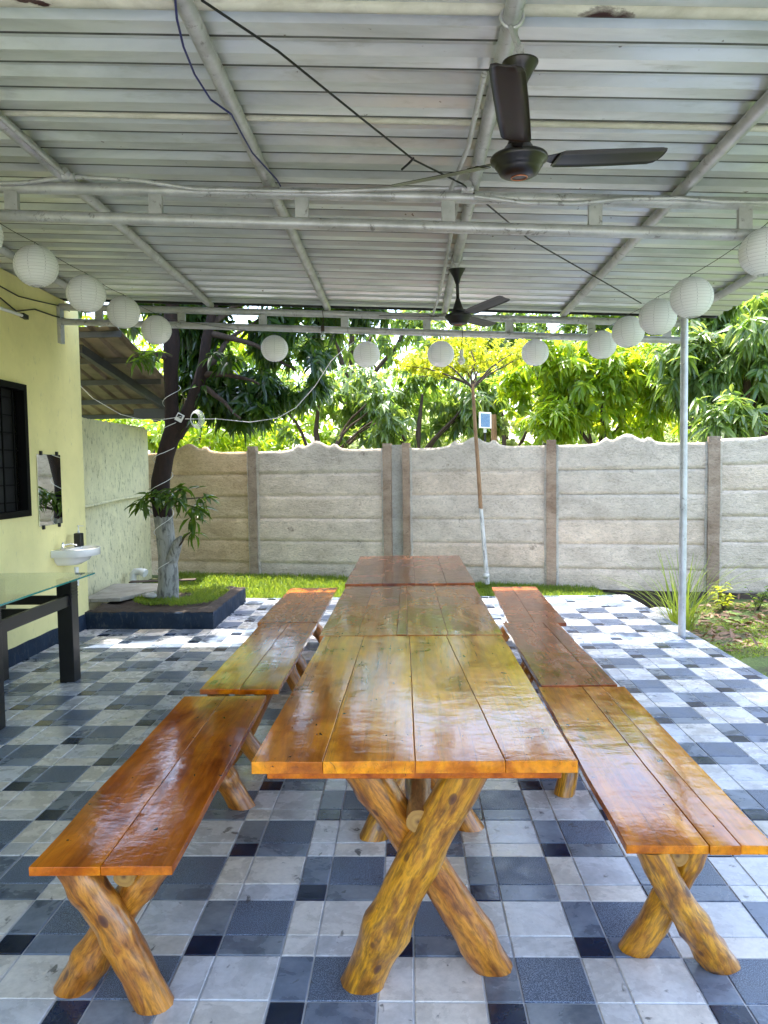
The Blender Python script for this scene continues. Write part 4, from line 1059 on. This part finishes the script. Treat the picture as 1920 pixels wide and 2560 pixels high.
# planter mango: trunk painted white at the foot, fork, dark crown in front of the fence
mloc = Vector((-2.6, 8.13, .14))
mg = thing('mango_tree', 'dark mango tree with whitewashed trunk growing in the blue planter', 'tree', mloc)
def T(px, py, Y=8.1): return at(px, py, Y=Y)-mloc
tr = MB().tube([Vector((.0, 0, -.05)), T(364, 1260), T(362, 1200), T(354, 1130), T(346, 1075), T(347, 1040), T(357, 985), T(366, 950), T(378, 925)],
               [.135, .108, .099, .097, .100, .092, .088, .094, .102], 20, 0, True, .12, 3)
trunk = tr.build('trunk', M['mango_bark'], mg)
MB().tube([T(376, 935), T(371, 900), T(371, 850), T(368, 800), T(371, 740), T(368, 690), T(375, 620), T(390, 480)], [.088, .076, .070, .074, .084, .072, .062, .04], 16, 0, True, .14, 5).build('stem', M['mango_bark'], mg)
MB().tube([T(378, 940), T(395, 912), T(415, 870), T(430, 825), T(440, 785), T(446, 735), T(455, 690), T(470, 620), T(500, 500)], [.088, .074, .066, .062, .058, .052, .048, .04, .03], 16, 0, True, .16, 7).build('stem', M['mango_bark'], mg)
MB().tube([T(372, 1210, 8.03), T(385, 1170, 7.98), T(392, 1160, 7.95)], [.06, .045, .02], 10, 0, True, .4, 7).build('stub', M['mango_bark'], mg)
limbs(mg, M['bark'], [at(440, 800, Y=8.1), at(436, 810, Y=8.1), at(450, 720, Y=8.1), at(455, 700, Y=8.1), at(371, 780, Y=8.1), at(430, 835, Y=8.1)],
      [at(560, 690, Y=8.3), at(560, 830, Y=8.0), at(640, 800, Y=8.4), at(560, 650, Y=8.6), at(300, 760, Y=7.8), at(520, 905, Y=7.9)], .035, mloc)
o = foliage('crown', [(*at(560, 800, Y=8.5), 1.0, .7, .55), (*at(640, 760, Y=8.7), .75, .6, .55), (*at(520, 870, Y=8.4), .62, .5, .32), (*at(670, 860, Y=8.5), .42, .4, .38), (*at(450, 690, Y=8.7), 1.0, .7, .5), (-1.9, 8.7, 4.0, 1.5, 1.0, .42), (-.2, 8.9, 4.1, 1.3, .9, .4), (-2.6, 8.3, 3.75, .9, .7, .3), (-1.0, 8.3, 3.75, .9, .6, .25), (-2.8, 7.7, 3.7, .8, .36, .22), (-1.8, 7.7, 3.7, .8, .36, .22), (-.8, 7.7, 3.7, .8, .36, .22), (.2, 7.72, 3.75, .8, .36, .22), (1.0, 7.8, 3.8, .6, .36, .22), (*at(590, 720, Y=8.6), .9, .5, .3),  # blobs above the roof line are out of view, added to shade the patio
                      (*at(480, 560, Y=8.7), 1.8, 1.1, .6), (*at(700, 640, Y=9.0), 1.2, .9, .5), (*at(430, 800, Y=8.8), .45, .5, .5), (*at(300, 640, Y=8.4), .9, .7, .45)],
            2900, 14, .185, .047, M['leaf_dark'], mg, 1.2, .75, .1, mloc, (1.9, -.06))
# leaf sprays that hang in front and the tuft at the trunk: single leaves
leaf_cache = []
for v_ in range(5):
    d = np.array([[0, 0, 1.0]]); me = leaves_mesh('leaf', np.zeros((1, 3)), np.array([[1.0, 0, 0]]), np.array([[0, 0, 1.0]]), np.array([.17+.012*v_]), np.array([.046+.002*(v_ % 3)]), .6+.25*v_, M['leaf_dark']); leaf_cache.append(me)
def leaf_tuft(c, n, spread, seedv, updir):
    r2 = random.Random(seedv)
    for k in range(int(n*1.5)):
        az = r2.uniform(0, 2*pi); el = r2.gauss(-.35, .45)
        o = bpy.data.objects.new('leaf', leaf_cache[k % 5]); C.objects.link(o); o.parent = mg
        o.location = Vector(c)-mloc+Vector((r2.gauss(0, spread), r2.gauss(0, spread), r2.gauss(0, spread*.6)))
        o.rotation_euler = (r2.uniform(-.5, .5), -el, az)
for (px, py, Y, n, sp) in ((318, 1080, 7.95, 15, .03), (300, 1090, 8.05, 8, .03), (340, 1065, 7.9, 12, .04), (395, 1055, 7.95, 15, .04), (420, 1095, 7.9, 15, .03), (440, 1075, 7.95, 8, .025), (380, 1075, 7.85, 12, .04), (415, 1120, 7.88, 7, .02), (415, 1150, 7.9, 6, .015),
                          (305, 770, 7.6, 10, .03), (330, 760, 7.7, 9, .03)):
    leaf_tuft(at(px, py, Y=Y), n, sp, px, 0)
limbs(mg, M['twig'], [at(350, 1100, Y=8.02)]*4+[at(385, 1180, Y=7.97), at(371, 770, Y=8.0)],
      [at(318, 1080, Y=7.95), at(395, 1055, Y=7.95), at(420, 1095, Y=7.9), at(440, 1075, Y=7.95), at(418, 1145, Y=7.9), at(305, 765, Y=7.6)], .008, mloc, 'twig', 5)

# cord wound round the trunk, socket box, coil
cw = thing('white_cord', 'white cord wound round the mango trunk and looped across to the bulb', 'cord', at(362, 1270, Y=8.0))
oc = at(362, 1270, Y=8.0)
cpts = []
axis_pts = [(364, 1262), (362, 1200), (354, 1130), (347, 1060), (352, 1000), (366, 950), (372, 905), (371, 850), (368, 800)]
turns = 6.5; nn = 150
for i in range(nn+1):
    t = i/nn; s_ = t*(len(axis_pts)-1); k = min(int(s_), len(axis_pts)-2); f_ = s_-k
    p = at(axis_pts[k][0]*(1-f_)+axis_pts[k+1][0]*f_, axis_pts[k][1]*(1-f_)+axis_pts[k+1][1]*f_, Y=8.1)
    r_ = .112 if t < .55 else .094; g_ = turns*2*pi*t+1
    cpts.append(p+Vector((r_*cos(g_), r_*sin(g_), 0))-oc)
MB().tube(cpts, .0032, 6).build('winding', M['cable_white'], cw)
lp = [(400, 905), (470, 905), (540, 912), (600, 903), (640, 880), (680, 835), (715, 780), (745, 752), (765, 738)]
MB().tube([at(x, y, Y=7.9-.12*i)-oc for i, (x, y) in enumerate(lp)], .0032, 6).build('span', M['cable_white'], cw)
lp = [(140, 800), (200, 860), (260, 895), (300, 905), (340, 908), (392, 900)]
MB().tube([at(x, y, Y=7.7+.03*i)-oc for i, (x, y) in enumerate(lp)], .0028, 6).build('span', M['cable_white'], cw)
cc = at(421, 905, Y=7.92)
co = MB()
for k in range(5):
    co.tube([cc+Vector(((.055+.009*k)*cos(g_)*.8+.004*k, .01*k, (.062+.008*k)*sin(g_)))-oc for g_ in [2*pi*i/22 for i in range(22)]], .0035, 5, closed=True)
co.build('coil', M['cable_white'], cw)
sb = thing('socket_box', 'small white socket box tied into the fork of the mango trunk', 'box', at(388, 902, Y=7.97))
sb.rotation_euler = (0, .5, .1)
MB().box(-.036, .036, -.02, .02, -.042, .042).build('case', M['white_plastic'], sb, bevel=.004)
MB().box(-.024, .024, -.028, -.021, -.005, .032).build('face_plate', M['cable_black'], sb)

# trees beyond the fence
def tree(px, py, Y, rad, mt, lab, nshoot, per, llen, lw, blobs=None, tr_r=.07, bark='bark', name='mango_tree', hang=.5, gap=(1.1, -.18), trunkpx=None, droop=1.1):
    c = at(px, py, Y=Y); base = Vector((at(trunkpx or px, 900, Y=Y).x, Y, -.05))
    t = thing(name, lab, 'tree', base, 0, 'trees growing beyond the concrete fence')
    bl_ = blobs or []
    r2 = random.Random(int(px*7+Y))
    B_ = [(c.x, c.y, c.z, *rad)]
    for k in range(6):
        g_ = r2.uniform(0, 2*pi); e = r2.uniform(-.5, .9)
        B_.append((c.x+rad[0]*.75*cos(g_), c.y+rad[1]*.6*sin(g_), c.z+rad[2]*.6*e, rad[0]*.5, rad[1]*.5, rad[2]*.48))
    B_ += bl_
    pts = [Vector((0, 0, 0))]+[(Vector((c.x, c.y, c.z))-base)*s_+Vector((.06*sin(s_*7+px), 0, 0)) for s_ in (.3, .6, .85, 1.05)]
    MB().tube(pts, [tr_r*1.2, tr_r, tr_r*.85, tr_r*.6, tr_r*.3], 10, 0, True, .12, px).build('trunk', M[bark], t)
    limbs(t, M[bark], [base+pts[2]]*len(B_[1:6]), [Vector(b[:3]) for b in B_[1:6]], tr_r*.45, base, seed=px)
    foliage('crown', B_, nshoot, per, llen, lw, M[mt], t, droop, hang, .25, base, gap)
    return t
tree(1620, 790, 10.6, (1.35, .9, 1.35), 'leaf_mid', 'glossy green mango tree at the far right behind the fence', 1900, 13, .24, .055, blobs=[(*at(1570, 900, Y=9.6), .55, .35, .35), (*at(1655, 700, Y=10), .6, .5, .6), (2.4, 8.4, 4.5, 1.2, .9, .35), (1.1, 8.5, 4.6, 1.2, .8, .35), (2.2, 7.8, 4.3, .9, .4, .25), (.9, 7.9, 4.3, .9, .4, .25), (3.3, 9.3, 4.6, 1.0, .8, .4)], tr_r=.1, hang=.75)  # overhead blobs are unseen, added to break up the sun on the paving
tree(1290, 830, 11.4, (1.25, .8, .85), 'leaf_bright', 'bright yellow green mango tree with its trunk seen above the fence', 900, 13, .20, .05, blobs=[(*at(1200, 900, Y=11.0), .5, .4, .35), (*at(1420, 860, Y=11.3), .7, .5, .6)], tr_r=.05, trunkpx=1312, hang=.45)
tree(905, 870, 12.6, (1.5, .9, .95), 'leaf_mid', 'grey green drooping mango tree in the middle behind the fence', 850, 13, .2, .05, hang=.9)
tree(690, 880, 12.2, (1.2, .8, .9), 'leaf_mid', 'mango tree right of the dark crown behind the fence', 620, 12, .19, .05, hang=.8)
tree(430, 930, 12.8, (1.7, .9, .7), 'leaf_bright', 'sunlit yellow green shrub tree behind the planter trunk', 560, 12, .18, .05, hang=.3)
tree(1090, 900, 13.4, (1.1, .8, .75), 'leaf_pale', 'pale dusty tangled tree behind the solar lamp', 620, 12, .11, .05, hang=.2)
tree(1180, 730, 15.0, (2.2, 1.2, 1.2), 'leaf_mid', 'tall leafy tree far back between lanterns and far truss', 760, 12, .2, .055, tr_r=.12)
tree(760, 700, 15.5, (2.1, 1.2, 1.3), 'leaf_mid', 'tall dark tree far back left of the flat yellow crown', 760, 12, .22, .055, tr_r=.12, hang=.8)
tree(330, 760, 15.5, (2.4, 1.2, 1.6), 'leaf_bright', 'tall light green tree far back behind the lean-to roof', 760, 12, .2, .055, tr_r=.12)
tree(1480, 720, 15.0, (2.2, 1.2, 1.4), 'leaf_bright', 'tall bright tree far back between post and right mango', 800, 12, .22, .06, tr_r=.12)
tree(1760, 640, 14.0, (2.0, 1.4, 2.0), 'leaf_mid', 'tall tree reaching past the right picture edge', 500, 12, .24, .06, tr_r=.12)

# low thicket right behind the fence and woodland far back
P_ = []
for i in range(26): P_.append((-7+i*.62, 12.9+rnd.uniform(-.4, 1.2), 1.35+rnd.uniform(-.3, .9), .75, .5, .85))
o = foliage('thicket', P_, 4200, 11, .10, .042, M['leaf_pale'], None, .8, .2, .3); tag(o, 'pale tangled thicket filling the view above the fence', 'bushes', kind='stuff')
P_ = []
for i in range(22): P_.append((-14+i*1.45, 19+rnd.uniform(-1, 2.5), 2.2+rnd.uniform(-.8, 1.4), 1.5, 1.0, 1.7+rnd.uniform(0, .8)))
o = foliage('far_woodland', P_, 4600, 12, .24, .085, M['leaf_bright'], None, .8, .4, .3); tag(o, 'sunlit woodland reading as one mass far behind the garden', 'woodland', kind='stuff')
# stakes and wire behind the fence
for (px, h, r_, lab) in ((1068, 895, .05, 'reddish wooden stake right of the solar lamp'), (1090, 940, .04, 'dim brown stake right of the reddish one')):
    q = at(px, h, Y=11.3)
    tag(MB().tube([(0, 0, 0), (.01, 0, q.z*.5), (-.01, 0, q.z)], [r_, r_*.9, r_*.8], 9, 0, True, .2, px).build('wooden_stake', M['sapling_bark'] if px < 1080 else M['bark'], None, (q.x, q.y, -.0)), lab, 'stake')
# solar lamp
q = at(1048, 908, Y=10.75)
so_ = thing('solar_lamp', 'small solar panel lamp on a black pole rising behind the fence', 'solar lamp', (q.x, q.y, 0), .12)
sp = MB(); sp.box(-.085, .085, -.012, .012, -.115, .115)
fr = sp.build('panel_frame', M['white_plastic'], so_, (0, 0, q.z), bevel=.003); fr.rotation_euler = (-.25, .06, 0)
ms = simple('solar_cell', (.10, .22, .42), .15, .2, .1, 30)
for k in range(12): MB().box(-.066, .066, -.0145, -.0125, -.096+k*.0162, -.084+k*.0162).build('cell_strip', ms, fr)
MB().tube([(0, .01, 0), (0, .01, q.z-.17)], .014, 10).build('pole', M['cable_black'], so_)
MB().tube([(0, .01, q.z-.17), (0, .01, q.z-.11)], .022, 10).build('collar', M['white_plastic'], so_)

# flat topped sapling in front of the fence
sl_ = at(1053, 1258, Y=9.42)
st = thing('umbrella_sapling', 'slender sapling with whitewashed stem and flat yellow green crown', 'tree', sl_)
U = lambda px, py, Y=9.42: at(px, py, Y=Y)-sl_
MB().tube([Vector((0, 0, -.02)), U(1046, 1180), U(1038, 1090), U(1033, 1010), U(1027, 930), U(1021, 830)], [.028, .026, .025, .024, .022, .020], 12, 0, True, .08, 2).build('trunk', M['sapling_bark'], st)
MB().lathe([(.03, 0), (.045, .02), (.04, .05), (.02, .06)], tuple(U(1050, 1248)), 10).build('graft_knot', M['sapling_bark'], st)
tips_ = [(870, 790, 9.6), (930, 770, 9.3), (975, 760, 10.3), (1020, 745, 9.7), (1060, 760, 10.3), (1105, 765, 9.5), (1150, 770, 9.9), (900, 815, 10.2), (1010, 720, 10.0), (1080, 790, 9.4)]
limbs(st, M['twig'], at(1021, 838, Y=9.42), [at(x, y, Y=Y) for x, y, Y in tips_], .010, sl_, seed=3)
foliage('crown', [(*at(1000, 775, Y=9.9), .95, .75, .20), (*at(900, 785, Y=9.7), .42, .4, .16), (*at(1110, 765, Y=9.9), .40, .4, .16), (*at(1010, 735, Y=9.9), .6, .5, .14), (*at(960, 800, Y=9.7), .5, .4, .12)],
        520, 14, .050, .027, M['leaf_yellow'], st, .4, .1, .5, sl_)

# ------------------------------------------------------------------ grass
def blades(name, pts, h, mt, parent=None, lean=.5, wd=.004):
    n = len(pts); d = norm(np.concatenate([rng.normal(size=(n, 2))*lean, np.ones((n, 1))], 1)); nr = norm(rng.normal(size=(n, 3))); nr = norm(nr-d*(nr*d).sum(1)[:, None])
    me = leaves_mesh(name, pts, d, nr, h*rng.uniform(.45, 1.25, n), np.full(n, wd), .9, mt)
    o = bpy.data.objects.new(name, me); C.objects.link(o)
    if parent: o.parent = parent
    return o
def fy(x): return f_a.y+(x-f_a.x)*fdir.y/fdir.x
n = 34000; X = rng.uniform(-3.3, 2.5, n); Y = 9.0+rng.uniform(0, 1, n)**.9*(np.array([fy(x) for x in X])-9.02)
edge = rng.uniform(-.06, .04, n); X = np.where(X > 2.2, X, X)
keep = np.array([not (x > 2.3+.2*noise.noise(Vector((y*5, 0, 0))) and y > 9.0) and (x > -1.8 or y > 8.95) for x, y in zip(X, Y)])
p = np.stack([X, Y, np.array([ground_h(min(x, 2.5), y) for x, y in zip(X, Y)])], 1)[keep]
tag(blades('lawn_grass', p, .11, M['grass'], None, .45, .008), 'green grass strip between the paving and the concrete fence', 'grass', kind='stuff')
n = 7000; X = rng.uniform(-2.95, -2.02, n); Y = rng.uniform(7.5, 8.8, n); keep = np.array([noise.noise(Vector((x*2.2, y*2.2, 5))) > -.28 and ((x+2.45)/.5)**2+((y-8.25)/.62)**2 < 1 for x, y in zip(X, Y)])
p = np.stack([X, Y, np.full(n, .155)], 1)[keep]
tag(blades('planter_grass', p, .075, M['grass'], None, .5, .006), 'tuft of green grass round the mango trunk', 'grass', kind='stuff')
n = 60000; X = rng.uniform(2.58, 5.2, n); Y = rng.uniform(3.5, 8.9, n)
keep = np.array([noise.noise(Vector((x*1.6, y*1.6, 2))) > (-.3 if y < 7.9 else .2) and x > 2.6 for x, y in zip(X, Y)])
p = np.stack([X, Y, np.array([ground_h(x, y) for x, y in zip(X, Y)])], 1)[keep]
half = rng.uniform(size=len(p)) < .55
tag(blades('yard_grass', p[half], .045, M['grass'], None, .7, .006), 'short green grass right of the paving', 'grass', kind='stuff')
tag(blades('dry_grass', p[~half], .04, M['grass_dry'], None, .8, .006), 'dry yellow grass right of the paving', 'grass', kind='stuff')

# leaf litter right of the paving
n = 900; X = rng.uniform(2.6, 4.6, n); Y = rng.uniform(6.4, 8.9, n); p = np.stack([X, Y, np.array([ground_h(x, y)+.012 for x, y in zip(X, Y)])], 1)
d = norm(np.concatenate([rng.normal(size=(n, 2)), rng.uniform(-.1, .35, (n, 1))], 1)); nr = norm(np.concatenate([rng.normal(size=(n, 2))*.4, np.ones((n, 1))], 1)); nr = norm(nr-d*(nr*d).sum(1)[:, None])
M['litter'] = leaf_mat('dry_leaf', (.10, .055, .03), (.20, .12, .07), (.12, .06, .02), (.2, .1, .04), .6, .2)
o = bpy.data.objects.new('leaf_litter', leaves_mesh('leaf_litter', p, d, nr, rng.uniform(.05, .13, n), rng.uniform(.02, .04, n), .2, M['litter'])); C.objects.link(o)
tag(o, 'scattered dry leaves on the bare soil by the fence', 'leaves', kind='stuff')

def long_tuft(name, c, nbl, h, lab, cat, wd=.012, seedv=3, mt='grass'):
    """arching strap leaves, each a ribbon of its own part"""
    r2 = random.Random(seedv); t = thing(name, lab, cat, c)
    for k in range(nbl):
        az = r2.uniform(0, 2*pi); L_ = h*r2.uniform(.55, 1.1); lean = r2.uniform(.12, .75); b = MB(); ns = 9; px_ = r2.gauss(0, .05); py_ = r2.gauss(0, .05)
        vs_ = []
        for i in range(ns+1):
            t_ = i/ns; r_ = L_*(lean*t_+.35*lean*t_*t_); z_ = L_*(t_-.55*lean*t_**2.6)
            w__ = wd*(1-t_**2.2)*.5+.0006
            s_ = Vector((-sin(az), cos(az), 0))
            c_ = Vector((px_+r_*cos(az), py_+r_*sin(az), z_)); vs_ += [c_-s_*w__, c_+Vector((0, 0, -w__*.5)), c_+s_*w__]
        b.add(vs_, [(i*3+j, i*3+j+1, i*3+j+4, i*3+j+3) for i in range(ns) for j in range(2)], 0, True)
        b.build('blade', M[mt], t)
long_tuft('lemongrass', (2.70, 7.62, -.16), 84, .98, 'tall arching lemongrass clump just behind the silver post', 'plant')
def herb(c, lab, nst, seedv, mt, s_=1):
    r2 = random.Random(seedv); t = thing('weed_plant', lab, 'plant', c)
    P0 = []; D0 = []
    for k in range(nst):
        az = r2.uniform(0, 6.28); h = r2.uniform(.12, .34)*s_; tip = Vector((cos(az)*h*.4, sin(az)*h*.4, h))
        MB().tube([(0, 0, 0), tuple(tip*.5+Vector((0, 0, .02))), tuple(tip)], [.004, .003, .002], 5).build('stem', M['twig'], t)
        for i in range(9):
            P0.append(tuple(tip*r2.uniform(.35, 1))); D0.append((r2.gauss(0, 1), r2.gauss(0, 1), r2.uniform(-.2, .5)))
    P0 = np.array(P0); D0 = norm(np.array(D0)); nr = norm(np.array([0, 0, 1.0])+rng.normal(size=D0.shape)*.2); nr = norm(nr-D0*(nr*D0).sum(1)[:, None])
    o = bpy.data.objects.new('foliage', leaves_mesh('foliage', P0, D0, nr, rng.uniform(.05, .1, len(P0))*s_, rng.uniform(.025, .045, len(P0))*s_, .6, M[mt])); C.objects.link(o); o.parent = t
herb((3.45, 8.45, -.1), 'yellowing weed against the brown fence foot', 7, 3, 'leaf_yellow', 1.1)
herb((3.75, 8.3, -.08), 'low round leaved green weed at the right fence foot', 7, 4, 'leaf_mid', .9)
